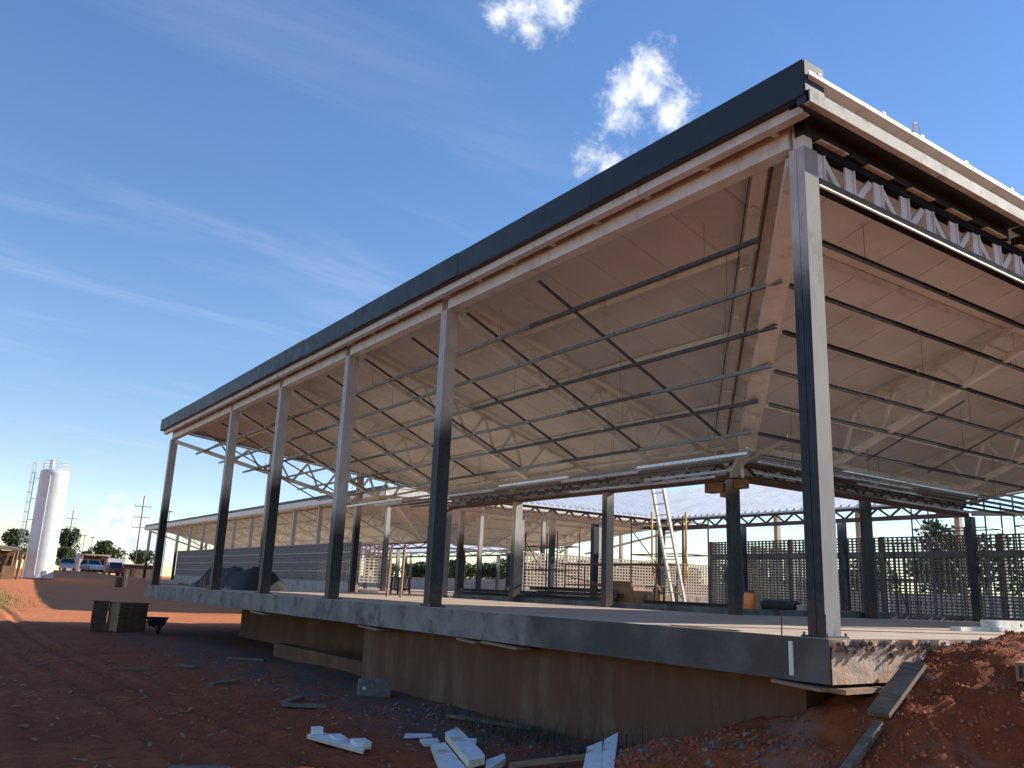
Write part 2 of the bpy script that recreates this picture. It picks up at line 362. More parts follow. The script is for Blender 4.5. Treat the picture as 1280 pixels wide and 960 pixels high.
# ------------------------------------------------------------------ roof geometry shared by both pavilions
SL = .295; ZU = 6.55
def zu(d): return ZU - SL * d
class Wing:
    def __init__(s, O, a, n, L): s.O = Vector(O); s.a = Vector(a); s.n = Vector(n); s.L = L
    def P(s, t_, d, z): return s.O + s.a * t_ + s.n * d + Vector((0, 0, z))
    def M(s, t_): # local x = inward, y = along, at station t_
        y = Vector((0, 0, 1)).cross(s.n); m_ = Matrix((s.n, y, Vector((0, 0, 1)))).transposed().to_4x4(); m_.translation = s.O + s.a * t_; return m_
def roof_panels(w, parent, pw, d0, d1, ribs, join_hidden=False):
    n = max(1, round((w.L + .8) / pw)); t0 = -.4; st = (w.L + .8) / n
    for k in range(n):
        s0, s1 = t0 + k * st, t0 + (k + 1) * st
        poly = clip(clip([(s0, d0), (s1, d0), (s1, d1), (s0, d1)], 1, -1, 0), -1, -1, -w.L)
        if len(poly) < 3: continue
        mb = MB()
        ins = lambda s_: s_ + .010 if abs(s_ - s0) < 1e-5 else (s_ - .010 if abs(s_ - s1) < 1e-5 else s_)
        bot = [w.P(ins(s_), d, zu(d)) for s_, d in poly]; top = [w.P(s_, d, zu(d) + .06) for s_, d in poly]
        m_ = len(poly)
        mb.add(bot + top, [tuple(range(m_ - 1, -1, -1)), tuple(range(m_, 2 * m_))] + [(i, (i + 1) % m_, m_ + (i + 1) % m_, m_ + i) for i in range(m_)], [0, 1] + [0] * m_)
        for r_ in range(ribs):
            c_ = s0 + (r_ + .5) * st / ribs
            rp = clip(clip([(c_ - .05, d0 + .02), (c_ + .05, d0 + .02), (c_ + .05, d1 - .02), (c_ - .05, d1 - .02)], 1, -1, .05), -1, -1, -w.L + .05)
            if len(rp) >= 3: mb.prism([w.P(s_, d, zu(d) + .058) for s_, d in rp], (0, 0, .085), 1)
        mb.build('roof_panel', ['ceil_under', 'roof_top'], parent)
# fish-belly rafter truss (local x = inward)
tm = MB()
tm.bar((.25, 0, zu(.25) - .16), (8.75, 0, zu(8.75) - .16), .10, .10); tm.bar((.26, 0, 6.0), (5.86, 0, 3.56), .14, .12)
tm.bar((5.8, 0, 3.56), (7.7, 0, zu(7.7) - .2), .08, .08)
TRUSS = tm.mesh('truss', 'pale_steel')
DB = [1.75, 2.75, 3.75, 4.75, 5.72]; DT = [2.25, 3.25, 4.25, 5.25, 6.35]
zb_ = lambda d: 6.0 - (d - .26) * .4357; zt_ = lambda d: zu(d) - .2
WEBS = []
for k in range(5):
    WEBS.append(MB().bar((DB[k], 0, zb_(DB[k])), (DT[k], 0, zt_(DT[k])), .08, .06).mesh('web', 'pale_steel'))
    if k < 4: WEBS.append(MB().bar((DT[k] + .02, 0, zt_(DT[k])), (DB[k + 1] - .04, 0, zb_(DB[k + 1])), .08, .05).mesh('web', 'pale_steel'))
def truss(w, t_, parent):
    m_ = w.M(t_); o = inst('truss', TRUSS, parent, m_)
    for me in WEBS: inst('web', me, o, m_)
def edge_truss(w, s0, s1, parent, cm='rust_steel', pitch=.45):
    d = 8.85; mb = MB()
    mb.bar(w.P(s0, d, 3.47), w.P(s1, d, 3.47), .14, .15).bar(w.P(s0, d, 3.86), w.P(s1, d, 3.86), .12, .10)
    o = mb.build('edge_truss', cm, parent)
    n = int((s1 - s0) / pitch); st = (s1 - s0) / n
    for k in range(n):
        a, b_ = s0 + k * st, s0 + (k + 1) * st
        p, q = (w.P(a, d, 3.52), w.P(b_ - .03, d, 3.83)) if k % 2 == 0 else (w.P(a + .03, d, 3.83), w.P(b_, d, 3.52))
        MB().bar(p, q, .07, .06).build('diagonal', cm, o)
def column_mesh(hh, wx=.28, wy=.23, pale_face=False):
    mb = MB(); g_ = .004
    mb.box(-wx / 2, wx / 2, -wy / 2, -g_, 0, hh).box(-wx / 2, wx / 2, g_, wy / 2, 0, hh)
    mb.box(-wx / 2 + .012, wx / 2 - .012, -g_ - .001, g_ + .001, 0.001, hh - .001)
    if pale_face: mb.mi[2] = 1      # the -y face of the first half
    return mb
COL_HI = column_mesh(6.07).mesh('column', 'column_paint'); COL_LO = column_mesh(3.40).mesh('column', 'column_paint')
def column(me, x, y, parent, pz, z=0.0):
    o = inst('column', me, parent, Matrix.Translation((x, y, z))); o['paint_z'] = float(pz); return o

# ------------------------------------------------------------------ near pavilion
XL, YL = 29.4, 32.08
pav = thing('courtyard_pavilion', 'large unfinished steel pavilion with inward sloping roof on a raised concrete slab in the foreground', 'building', (0, 0, 0))
W1 = Wing((0, 0, 0), (0, 1, 0), (1, 0, 0), YL); W2 = Wing((0, 0, 0), (1, 0, 0), (0, 1, 0), XL)
W3 = Wing((0, YL, 0), (1, 0, 0), (0, -1, 0), XL); W4 = Wing((XL, 0, 0), (0, 1, 0), (-1, 0, 0), YL)
# slab and footing
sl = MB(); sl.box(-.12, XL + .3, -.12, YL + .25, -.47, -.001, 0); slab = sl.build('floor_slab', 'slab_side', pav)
MB().box(-.10, XL + .25, -.10, YL + .2, -.001, .004).build('floor_screed', 'floor_dust', slab)
mb = MB(); ngrid = 60
# rough sun-side end face of the slab with broken mortar along its upper edge
vs_, fs_ = [], []
for i in range(121):
    x = -.118 + i * .075
    for j in range(9):
        z = -.002 - .466 * j / 8
        y = -.123 - .018 * (1 + noise.noise((x * 3, z * 6, 1))) - (.05 * max(0, 1 - j / 3.2) * (1 + 1.2 * noise.noise((x * 5, j * .7, 4))))
        vs_.append((x, y, z))
for i in range(120):
    for j in range(8): fs_.append((i * 9 + j, (i + 1) * 9 + j, (i + 1) * 9 + j + 1, i * 9 + j + 1))
mb.add(vs_, [f[::-1] for f in fs_]); mb.build('slab_end_face', 'slab_side_sunlit', slab)
mb = MB(); mb.box(.35, .75, .55, 12.1, -2.4, -.471); mb.build('footing_wall', 'wall_brown', pav)
MB().box(2.6, 3.0, 12.1, 28.0, -2.4, -.471).build('footing_wall', 'wall_brown', pav)
MB().box(.36, 2.6, 12.101, 12.35, -2.4, -.472).build('footing_wall', 'wall_brown', pav)
MB().box(.55, 28.5, .62, .95, -2.4, -.473).build('footing_wall', 'wall_brown', pav)
MB().box(.9, 1.3, 12.6, 19.5, -2.1, -1.42).build('footing_beam', 'wall_brown', pav)
# soffit shuttering boards left under the slab edge
for (y0, y1, a) in ((-.05, .62, 0), (5.6, 6.7, 0), (6.8, 7.5, 0), (10.6, 11.6, 0), (17.5, 18.8, 0)):
    MB().bar((-.06, y0, -.53), (-.02, y1, -.50), .3, .035).build('shuttering_board', 'wood', pav)
MB().bar((-.05, -.10, -.535), (.75, -.08, -.53), .3, .05).build('shuttering_board', 'wood', pav)
mb = MB(); mb.box(-.135, -.118, .345, .40, -.42, -.05); mb.build('joint_strip', 'white_steel', slab)

# columns
PZ = {0: 4.35, 8.85: 3.75, 13.75: 2.05, 18.6: 3.35, 23.45: 3.15, 31.85: 3.25}
for y, pz in PZ.items():
    if y == 0:
        o = put(bpy.data.objects.new('column', column_mesh(6.02, pale_face=True).mesh('column', ['column_paint', 'column_primer'])), pav, Matrix.Translation((.14, .115, 0))); o['paint_z'] = pz
        MB().box(.05, .22, .03, .2, 6.02, 6.44).build('column_cap', 'pale_steel', o)
    else: o = column(COL_HI, .14, y + .115, pav, pz)
    bpl = MB().box(-.05, .34, y - .06, y + .29, .004, .024).build('base_plate', 'dark_steel', o)
    for bx in (-.025, .315):
        for by in (y - .035, y + .265): MB().tube((bx, by, .024), (bx, by, .06), .016, n=6).build('anchor_bolt', 'galv_dull', bpl)
for x, pz in ((8.8, 3.2), (14.66, 3.6), (20.6, 3.1), (29.1, 3.)): column(COL_HI, x + .14, .115, pav, pz)
for x, pz in ((4.4, 2.6), (8.8, 3.3), (14.66, 3.0), (20.6, 3.6), (29.1, 3.)): column(COL_HI, x + .14, YL - .115, pav, pz)
for y, pz in ((8.85, 3.0), (13.75, 3.4), (18.6, 2.7), (23.45, 3.2)): column(COL_HI, XL - .14, y, pav, pz)
INN = [(8.82, 8.85, 3.32), (8.82, 13.72, 3.2), (8.82, 18.5, 2.0), (8.82, 23.3, 3.5), (14.66, 8.85, 3.6), (20.65, 8.85, 3.6), (20.6, 13.7, 3.4), (20.6, 18.5, 3.4),
       (20.6, 23.35, 3.5), (12.4, 23.35, 2.3), (16.5, 23.35, 3.6)]
for x, y, pz in INN: column(COL_LO, x, y, pav, pz)
# roof
for w, pw, d0, rb in ((W1, 1.15, -.34, 0), (W2, 1.15, -.40, 0), (W3, 1.05, -.4, 3), (W4, 1.05, -.4, 3)): roof_panels(w, pav, pw, d0, 9.0, rb)
# trusses on the column lines
for s_ in (8.95, 13.85, 18.7, 23.45): truss(W1, s_, pav)
for s_ in (8.95, 14.75, 20.55): truss(W2, s_, pav)
for w in (W1, W2, W3, W4): edge_truss(w, 8.9, w.L - 8.9, pav)
# purlins under the sheets
for w in (W1, W2):
    for d in (1.97, 3.87, 6.2, 8.1):
        MB().bar(w.P(d + .15, d, zu(d) - .06), w.P(w.L - d - .1, d, zu(d) - .06), .07, .10).build('purlin', 'pale_steel', pav)
for w in (W3, W4):
    for d in (1.5, 4, 6.5): MB().bar(w.P(d + .15, d, zu(d) - .06), w.P(w.L - d - .1, d, zu(d) - .06), .07, .10).build('purlin', 'pale_steel', pav)
# valley girders at the four corners
for cx, cy, sx, sy in ((0, 0, 1, 1), (0, YL, 1, -1), (XL, 0, -1, 1), (XL, YL, -1, -1)):
    p = lambda d, z: (cx + sx * d, cy + sy * d, z)
    g_ = MB().bar(p(.25, 5.98), p(6.0, 3.62), .34, .16).build('valley_girder', 'pale_steel', pav)
    MB().bar(p(6.0, 3.60), p(8.75, 3.52), .2, .16).build('girder_tail', 'pale_steel', g_)
    MB().bar(p(.2, zu(.2) - .05), p(8.8, zu(8.8) - .05), .55, .05).build('valley_gutter', 'pale_steel', pav)
    for k in range(7):
        d = 1.2 + k * .95; d2 = d + .45
        MB().bar(p(d, zb_(d)), p(d2, zt_(d2) + .08), .07, .07).build('web', 'pale_steel', g_)
        if k < 6: MB().bar(p(d2 + .02, zt_(d2) + .08), p(d + .93, max(3.6, zb_(d + .93))), .07, .06).build('web', 'pale_steel', g_)
    if (cx, cy) == (0, 0):
        q = lambda d, z, o: (d - o, d + o, z)
        MB().bar(q(.6, zu(.6) - .13, .30), q(7.6, zu(7.6) - .13, .30), .20, .03).build('valley_flashing', 'pale_steel', g_)
        MB().bar(q(.6, zu(.6) - .15, .40), q(7.6, zu(7.6) - .15, .40), .015, .02).build('flashing_seam', 'dark_steel', g_)
        MB().bar(q(.6, zu(.6) - .12, .19), q(7.6, zu(7.6) - .12, .19), .03, .04).build('flashing_seam', 'rust_steel', g_)
        for k in range(6):
            d = 1.3 + k * 1.1; MB().cbox(q(d, zu(d) - .16, .30), (.16, .12, .035)).build('cleat', 'pale_steel', g_)
# eave on the shaded long side: beam, soffit rail, brackets, graphite fascia
ybs = [0, 8.85, 13.75, 18.6, 23.45, 31.85]
for a, b_ in zip(ybs[:-1], ybs[1:]):
    mb = MB(); y0, y1 = a + .235, b_ - .005
    mb.box(.012, .20, y0, y1, 6.09, 6.39).box(.0, .22, y0, y1, 6.072, 6.09).box(.0, .22, y0, y1, 6.39, 6.40)
    mb.build('eave_beam', 'pale_steel', pav)
fj = [-.33, 3.76, 7.87, 12.7, 16.1, 20.0, 24.2, 28.3, 32.35]
for a, b_ in zip(fj[:-1], fj[1:]):
    mb = MB(); dz = rnd.uniform(-.012, .012)
    mb.box(-.40, -.36, a + .006, b_ - .006, 6.455 + dz, 6.925 + dz).box(-.40, -.26, a + .006, b_ - .006, 6.442 + dz, 6.456 + dz)
    f_ = mb.build('fascia_panel', 'graphite', pav)
    MB().box(-.404, -.399, b_ - .05, b_ + .05 if b_ < 31 else b_ - .006, 6.47, 6.91).build('joint_cover', 'dark_steel', f_)
for k in range(11):
    a, b_ = -.2 + k * 2.95, -.2 + (k + 1) * 2.95
    mb = MB(); mb.box(-.26, -.245, a + .004, b_ - .004, 6.31, 6.43).box(-.26, -.12, a + .004, b_ - .004, 6.295, 6.31)
    mb.build('soffit_rail', 'pale_steel', pav)
for k in range(27):
    y = .35 + k * 1.19; mb = MB(); mb.box(-.12, .0, y, y + .09, 6.31, 6.36); mb.build('eave_bracket', 'pale_steel', pav)
MB().box(-.36, -.02, -.30, 32.3, 6.432, 6.440).build('eave_closer', 'dark_steel', pav)
MB().box(-.40, -.02, -.345, -.331, 6.46, 6.90).build('fascia_end', 'graphite', pav)
MB().box(-.38, .30, -.33, -.20, 6.33, 6.45).build('corner_outrigger', 'dark_steel', pav)
# sunny side eave: lattice girder between columns, white edge beam, raw sheet edge
for a, b_ in ((.29, 8.79), (9.09, 14.65), (14.95, 20.6), (20.9, 29.0)):
    mb = MB(); mb.box(a, b_, -.006, .03, 5.555, 5.572, 0).box(a, b_, .03, .16, 5.558, 5.571, 1).box(a, b_, .0, .02, 5.572, 5.665, 1); mb.box(a, b_, .03, .16, 6.05, 6.17, 1)
    gd = mb.build('lattice_girder', ['white_steel', 'matt_dark'], pav); n = int((b_ - a) / .62); st = (b_ - a) / n
    for k in range(n):
        x = a + k * st
        MB().box(x, x + .17, .05, .075, 5.585, 6.05).build('post', 'pale_steel', gd); MB().box(x + .17, x + .2, .03, .12, 5.585, 6.05).build('post', 'pale_steel', gd)
        p, q = ((x + .22, .10, 5.60), (x + st - .02, .10, 6.04)) if k % 2 else ((x + .22, .10, 6.04), (x + st - .02, .10, 5.60))
        MB().bar(p, q, .10, .05, (0, 1, 0)).build('diagonal', 'pale_steel', gd)
for a, b_ in ((-.36, 5.3), (5.31, 11.3), (11.31, 17.3), (17.31, 23.3), (23.31, 29.8)):
    mb = MB(); mb.box(a, b_, -.38, -.36, 6.32, 6.495).box(a, b_, -.36, -.28, 6.32, 6.334).box(a, b_, -.36, -.28, 6.481, 6.495)
    mb.build('edge_beam', 'edge_cream', pav)
    MB().box(a + .1, b_, -.28, .0, 6.40, 6.43).build('dark_purlin', 'dark_steel', pav)
    MB().box(a + .4, b_, .0, .16, 6.20, 6.40).build('dark_purlin', 'dark_steel', pav)
for k in range(28): MB().box(.3 + k * 1.05, .9 + k * 1.05, -.05, .10, 6.176, 6.192).build('packing_strip', 'white_steel', pav)
for k in range(14): MB().box(.3 + k * 2.1, .42 + k * 2.1, -.36, .05, 6.43, 6.49).build('outrigger', 'dark_steel', pav)
for k in range(9): # turned-up sheet clips along the raw edge
    x = .1 + k * 1.15 + rnd.uniform(-.3, .3); MB().cbox((x, -.38, zu(-.4) + .078), (.07, .05, .03)).build('sheet_clip', 'white_steel', pav)
MB().path([(1.9, -.4, 6.72), (1.92, -.4, 6.86), (2.0, -.4, 6.89), (2.06, -.4, 6.78)], .016).build('loose_strap', 'white_steel', pav)
# boards closing the inner roof edge of the two near wings
for w in (W1, W2):
    n = 5; s0, s1 = 8.9, w.L - 8.9
    for k in range(n): 
        a, b_ = s0 + (s1 - s0) * k / n + .004, s0 + (s1 - s0) * (k + 1) / n - .004
        mb = MB(); mb.bar(w.P(a, 9.0, 3.68), w.P(b_, 9.0, 3.68), .03, .56); mb.build('gutter_board', 'pale_steel', pav)

# suspended ceiling framing (hung channels), following the girders
def chan(p, q, matn, parent):
    p, q, d, s, u = frame_of(p, q); mb = MB()
    mb.bar(p, q, .07, .007).bar(p + u * .055, q + u * .055, .07, .007).bar(p - s * .032 + u * .0275, q - s * .032 + u * .0275, .007, .05)
    return mb.build('ceiling_channel', matn, parent)
for wi, w in enumerate((W1, W2)):
    for i, d in enumerate((1.1, 1.93, 2.78, 3.63, 4.45, 5.3, 5.95, 6.45, 7.0, 7.6, 8.2)):
        z = 6.03 - .44 * d if d < 6 else 3.40 - .004 * (d - 6)
        s_ = d + (.30 if wi else -.12) + (.5 if i == 0 else 0) + rnd.uniform(-.08, .12); end = w.L - d + rnd.uniform(.2, 1.2)
        if i > 6: s_ += rnd.uniform(0, 1.0); end -= 1.5
        k = 0
        while s_ < end - .5:
            ln = min(rnd.uniform(2.6, 3.4), end - s_)
            if i in (6, 7): mn = rnd.choice(['galvanised', 'galvanised', 'galv_dull'])
            elif i > 7: mn = rnd.choice(['galv_dull', 'galv_dark', 'galvanised'])
            else: mn = rnd.choice(['galv_dark', 'galv_dull', 'galv_dull'])
            o = chan(w.P(s_, d + .012 * (k % 2), z + .012 * (k % 2)), w.P(s_ + ln + .12, d + .012 * (k % 2), z + .012 * (k % 2)), mn, pav)
            for t_ in (1.1,):
                if t_ < ln and rnd.random() < .45: MB().tube(w.P(s_ + t_, d, z + .03), w.P(s_ + t_, d, zu(d) + .01), .004, .004, 4).build('hanger_rod', 'galv_dark', o)
            if rnd.random() < .3: MB().box(-.012, .012, -.012, .012, 0, .1).build('hanger_clip', 'white_steel', o, wm=Matrix.Translation(w.P(s_ + .9, d, z + .045)))
            s_ += ln; k += 1
# dark cross carriers laid over the channels
for k in range(10):
    s_ = 6.0 + k * 2.45 + (.05 if k % 2 else 0)
    MB().bar(W1.P(s_, .28, 6.09 - .44 * .28), W1.P(s_ + .1, 5.4 if k else 5.3, 6.09 - .44 * 5.35), .06, .035).build('cross_carrier', 'galv_dark', pav)
for k in range(4):
    s_ = 9.6 + k * 2.6; MB().bar(W2.P(s_, 3.1, 6.09 - .44 * 3.1), W2.P(s_, 5.5, 6.09 - .44 * 5.5), .05, .03).build('cross_carrier', 'galv_dull', pav)
# timber packing on the inner corner column head
MB().box(8.75, 9.05, 9.1, 9.75, 3.12, 3.36).build('packing_block', 'wood', pav); MB().box(8.78, 9.0, 8.98, 9.25, 2.98, 3.115).build('packing_block', 'wood', pav)
MB().box(8.7, 8.95, 8.42, 8.7, 3.16, 3.38).build('packing_block', 'wood', pav)
# kerbs round the courtyard
for (x0, x1, y0, y1) in ((9.1, 9.25, 9.2, 23.0), (9.3, 20.2, 9.1, 9.25), (9.3, 20.2, 22.9, 23.05), (20.2, 20.35, 9.2, 23.0)): MB().box(x0, x1, y0, y1, .004, .16).build('courtyard_kerb', 'concrete', pav)

# ------------------------------------------------------------------ far pavilion
X2, Y2, LX2, LY2 = 17.0, 45.0, 28.0, 68.5
pv2 = thing('courtyard_pavilion', 'long second steel pavilion behind, pale eave band above rows of slim columns', 'building', (X2, Y2, 0))
V1 = Wing((X2, Y2, 0), (0, 1, 0), (1, 0, 0), LY2); V2 = Wing((X2, Y2, 0), (1, 0, 0), (0, 1, 0), LX2)
V3 = Wing((X2, Y2 + LY2, 0), (1, 0, 0), (0, -1, 0), LX2); V4 = Wing((X2 + LX2, Y2, 0), (0, 1, 0), (-1, 0, 0), LY2)
MB().box(X2 - .4, X2 + LX2 + .3, Y2 - .4, Y2 + LY2 + .3, -.5, 0).build('floor_slab', 'floor_dust', pv2)
for w in (V1, V2, V3, V4): roof_panels(w, pv2, 2.3, -.4, 9.0, 3 if w in (V4, V3) else 0)
for y in (49.9, 56.67, 61.95, 72.68, 77.78, 88.4, 93.5, 98.9, 105.5, 113.2): column(COL_HI, X2 + .14, y, pv2, rnd.uniform(2.6, 3.5))
for x in (17.14, 24.5, 30, 35.5, 44.8): column(COL_HI, x, Y2 + .12, pv2, rnd.uniform(2.6, 4.5)); column(COL_HI, x, Y2 + LY2 - .12, pv2, 3.1)
for y in (53.8, 60, 66, 72, 78, 84, 90, 96, 104): column(COL_LO, X2 + 8.85, y, pv2, rnd.uniform(2, 4)); column(COL_LO, X2 + LX2 - 8.85, y, pv2, rnd.uniform(2, 4))
for y in (53, 61, 69, 77, 85, 93, 101): column(COL_HI, X2 + LX2 - .14, y, pv2, rnd.uniform(2, 4))
for x in (28.5, 33.0): column(COL_LO, x, Y2 + 8.85, pv2, 3.5)
for y in (53.9, 61.95, 67, 72.68, 77.78, 83, 88.4, 93.5, 98.9, 104.6): truss(V1, y - Y2, pv2)
for x in (8.9, 14, 19.1): truss(V2, x, pv2); truss(V3, x, pv2)
for w in (V1, V2, V3, V4): edge_truss(w, 8.9, w.L - 8.9, pv2, 'rust_steel' if w in (V1, V4) else 'pale_steel', 1.3)
for w in (V1, V2):
    for d in (1.2, 3.2, 5.2, 7.2): MB().bar(w.P(d + .2, d, zu(d) - .06), w.P(w.L - d - .2, d, zu(d) - .06), .08, .1).build('purlin', 'pale_steel', pv2)
for cx, cy, sx, sy in ((X2, Y2, 1, 1), (X2, Y2 + LY2, 1, -1), (X2 + LX2, Y2, -1, 1), (X2 + LX2, Y2 + LY2, -1, -1)):
    p = lambda d, z: (cx + sx * d, cy + sy * d, z)
    MB().bar(p(.2, 6.0), p(6.0, 3.65), .3, .16).bar(p(.2, zu(.2) - .06), p(8.8, zu(8.8) - .06), .5, .05).build('valley_girder', 'pale_steel', pv2)
for k in range(10):
    a, b_ = Y2 - .5 + k * 6.95, Y2 - .5 + (k + 1) * 6.95 - .02
    mb = MB(); mb.box(X2 - .42, X2 - .38, a, b_, 6.14, 6.56).box(X2 - .38, X2 + .1, a, b_, 6.10, 6.12); o = mb.build('eave_band', 'white_steel', pv2)
    MB().box(X2 - .44, X2 - .3, a, b_, 6.56, 6.78).build('capping', 'graphite', o)
for k in range(4):
    a, b_ = X2 - .5 + k * 7.2, X2 - .5 + (k + 1) * 7.2 - .02
    MB().box(a, b_, Y2 - .42, Y2 - .38, 6.14, 6.6).build('eave_band', 'white_steel', pv2)
    mb = MB(); mb.box(a, b_, Y2 + LY2 + .38, Y2 + LY2 + .42, 6.14, 6.6); mb.build('eave_band', 'white_steel', pv2)

# ------------------------------------------------------------------ openwork brick walls
def lattice(parent, p0, p1, z0, z1, px, pz, bw, bh, dep, matn):
    p0, p1 = Vector((*p0, 0)), Vector((*p1, 0)); d = (p1 - p0); L = d.length; d.normalize(); mb = MB()
    n = int(L / px); st = (L - bw) / n
    for k in range(n + 1):
        c = p0 + d * (bw / 2 + k * st + rnd.uniform(-.006, .006)); mb.bar(c + Vector((0, 0, z0)), c + Vector((0, 0, z1 - .004)), dep - .012, bw, tuple(d))
    m_ = int((z1 - z0) / pz); sz = (z1 - z0 - bh) / m_
    for k in range(m_ + 1):
        z = z0 + bh / 2 + k * sz; mb.bar(p0 + Vector((0, 0, z)), p1 + Vector((0, 0, z)), dep, bh)
    return tag(mb.build('open_brickwork', matn, parent), kind='stuff')
t_ = thing('openwork_brick_wall', 'tall dark openwork brick screen with square holes behind the right hand columns', 'wall', (22, 8, 0))
lattice(t_, (22, -9), (22, 21.65), .12, 2.16, .19, .113, .052, .046, .08, 'brick_shaded'); lattice(t_, (22, -9), (22, 21.65), 2.33, 2.92, .19, .113, .052, .046, .08, 'brick_shaded')
MB().box(21.93, 22.07, -9, 21.66, 2.16, 2.33).build('tie_beam', 'concrete', t_); MB().box(21.9, 22.1, -9, 21.66, .004, .12).build('plinth', 'concrete', t_)
lattice(t_, (22.06, 21.6), (28.9, 21.6), .12, 2.9, .19, .113, .052, .046, .08, 'brick_shaded')
for y in (21.66, 17.2, 13.0, 8.6, 4.2): MB().box(22.06, 22.2, y - .09, y + .09, .004, 2.95).build('post', 'old_concrete', t_)
t_ = thing('openwork_brick_wall', 'long grey openwork brick wall in front of the far pavilion', 'wall', (16.3, 70, 0))
lattice(t_, (16.2, 47), (16.2, 94), .5, 3.1, .38, .21, .16, .10, .1, 'brick_grey'); MB().box(16.1, 16.3, 47, 94, -.3, .5).build('plinth', 'old_concrete', t_)
for z in (1.15, 1.8, 2.45, 3.1): MB().box(16.12, 16.28, 46.98, 94, z, z + .05).build('coping', 'brick_warm', t_)
lattice(t_, (16.25, 46.95), (18.6, 46.95), .5, 3.1, .3, .2, .12, .09, .1, 'brick_warm')
t_ = thing('openwork_brick_wall', 'sunlit cream openwork brick screen seen across the courtyard behind the ladder', 'wall', (36, 44.3, 0))
lattice(t_, (26.7, 44.2), (48, 44.2), .55, 3.08, .30, .215, .11, .085, .1, 'brick_warm'); MB().box(26.6, 48, 44.1, 44.3, -.2, .55).build('plinth', 'old_concrete', t_)

# ------------------------------------------------------------------ ladder, scaffolds
t_ = thing('ladder', 'tall aluminium extension ladder leaning on the low inner roof edge', 'ladder', (10.3, 12.1, 0))
def ladder(parent, a0, a1, b0, b1, n, mt):
    a0, a1, b0, b1 = map(Vector, (a0, a1, b0, b1))
    MB().bar(a0, a1, .06, .10).build('rail', mt, parent); MB().bar(b0, b1, .06, .10).build('rail', mt, parent)
    for k in range(n):
        f_ = (k + .6) / n; MB().tube(a0.lerp(a1, f_), b0.lerp(b1, f_), .018).build('rung', mt, parent)
ladder(t_, (10.35, 12.45, .02), (9.05, 12.12, 3.75), (10.35, 11.98, .02), (9.05, 11.68, 3.75), 12, 'alu')
def scaffold(label, pts, top, levels, mt, deck=None, group=None):
    t_ = thing('scaffold', label, 'scaffold', (*pts[0], 0), 0, group)
    for x, y in pts: MB().tube((x, y, 0), (x, y, top), .03, n=8).build('standard', mt, t_)
    for z in levels:
        for a, b_ in zip(pts, pts[1:] + pts[:1]): MB().tube((*a, z), (*b_, z), .024, n=6).build('ledger', mt, t_)
    a, b_ = pts[0], pts[1]; MB().tube((*a, .3), (*b_, top - .4), .02, n=6).build('brace', mt, t_)
    if deck:
        z, m_, pl = deck
        (x0, y0), (x1, y1), (x2, y2) = pts[0], pts[1], pts[2]
        e = Vector((x1 - x0, y1 - y0, 0)); f_ = Vector((x2 - x1, y2 - y1, 0)); n = pl
        for k in range(n):
            o_ = Vector((x0, y0, z)) + f_ * ((k + .5) / n); MB().bar(o_ - e * .08, o_ + e * 1.08, f_.length / n - .02, .04).build('deck_plank', m_, t_)
    return t_
scaffold('rusty tube scaffold frame standing behind the ladder', [(14, 15.6), (14, 18.27), (15.3, 18.27), (15.3, 15.6)], 3.2, (1.88, 3.0), 'rust_steel')
scaffold('low rusty work platform with plank deck in the courtyard', [(12.6, 15.5), (12.6, 20.5), (13.6, 20.5), (13.6, 15.5)], 1.42, (.7,), 'rust_steel', (1.46, 'wood_dark', 4))
scaffold('rusty scaffold frame beside the far openwork screen', [(13.9, 22.7), (13.9, 25.0), (15.1, 25.0), (15.1, 22.7)], 2.9, (1.3, 2.3), 'rust_steel')
scaffold('blue tube scaffold rising behind the dark openwork screen', [(23.4, 9.7), (23.4, 12.5), (24.6, 12.5), (24.6, 9.7)], 4.3, (1.2, 2.3, 3.3), 'blue_steel')
scaffold('blue tube scaffold at the right end behind the dark openwork screen', [(23.4, 5.6), (23.4, 8.7), (24.6, 8.7), (24.6, 5.6)], 4.3, (1.2, 2.3, 3.3), 'blue_steel')
scaffold('small timber work stand in front of the dark screen', [(18.0, 9.7), (18.0, 10.4), (18.6, 10.4), (18.6, 9.7)], 2.36, (1.2,), 'wood_dark', (2.4, 'wood', 3))

# ------------------------------------------------------------------ things on the slab
def stack(label, x0, y0, y1, nx, nz, w, h):
    t_ = thing('steel_section_stack', label, 'steel stack', (x0, y0, 0))
    for i in range(nx):
        for j in range(nz):
            if j == nz - 1 and i % 2: continue
            a, b_ = y0 + rnd.uniform(-.3, .3), y1 + rnd.uniform(-.3, .3); x = x0 + i * (w + .02); z = .03 + j * (h + .012)
            mb = MB(); mb.box(x, x + w, a, b_, z, z + .012).box(x, x + w, a, b_, z + h - .012, z + h).box(x + w - .014, x + w - .001, a, b_, z + .012, z + h - .012); mb.build('steel_section', 'dark_steel', t_)
stack('low stack of dark steel channels near the ladder foot', 9.4, 9.6, 13.2, 4, 2, .22, .11)
stack('tall stack of dark blue steel channels in the courtyard centre', 9.5, 14.6, 18.6, 5, 4, .22, .12)
stack('long stack of black steel channels towards the far left column', 9.5, 18.9, 23.6, 5, 3, .22, .11)
t_ = thing('covered_pile', 'low material pile under a black tarpaulin at the left end of the slab', 'tarpaulin pile', (2.2, 28, 0))
vs_, fs_ = [], []
for i in range(33):
    for j in range(15):
        a, c_ = i / 32, j / 14; e = min(1, 7 * min(a, 1 - a)) * min(1, 4 * min(c_, 1 - c_))
        vs_.append((1.3 + 1.9 * c_ + .06 * noise.noise((i * .6, j * .7, 2)), 24.2 + 7.4 * a, .006 + e * (.66 + .34 * noise.noise((a * 7, c_ * 3, 5)) + .10 * noise.noise((a * 25, c_ * 9, 1)))))
for i in range(32):
    for j in range(14): fs_.append((i * 15 + j, i * 15 + j + 1, (i + 1) * 15 + j + 1, (i + 1) * 15 + j))
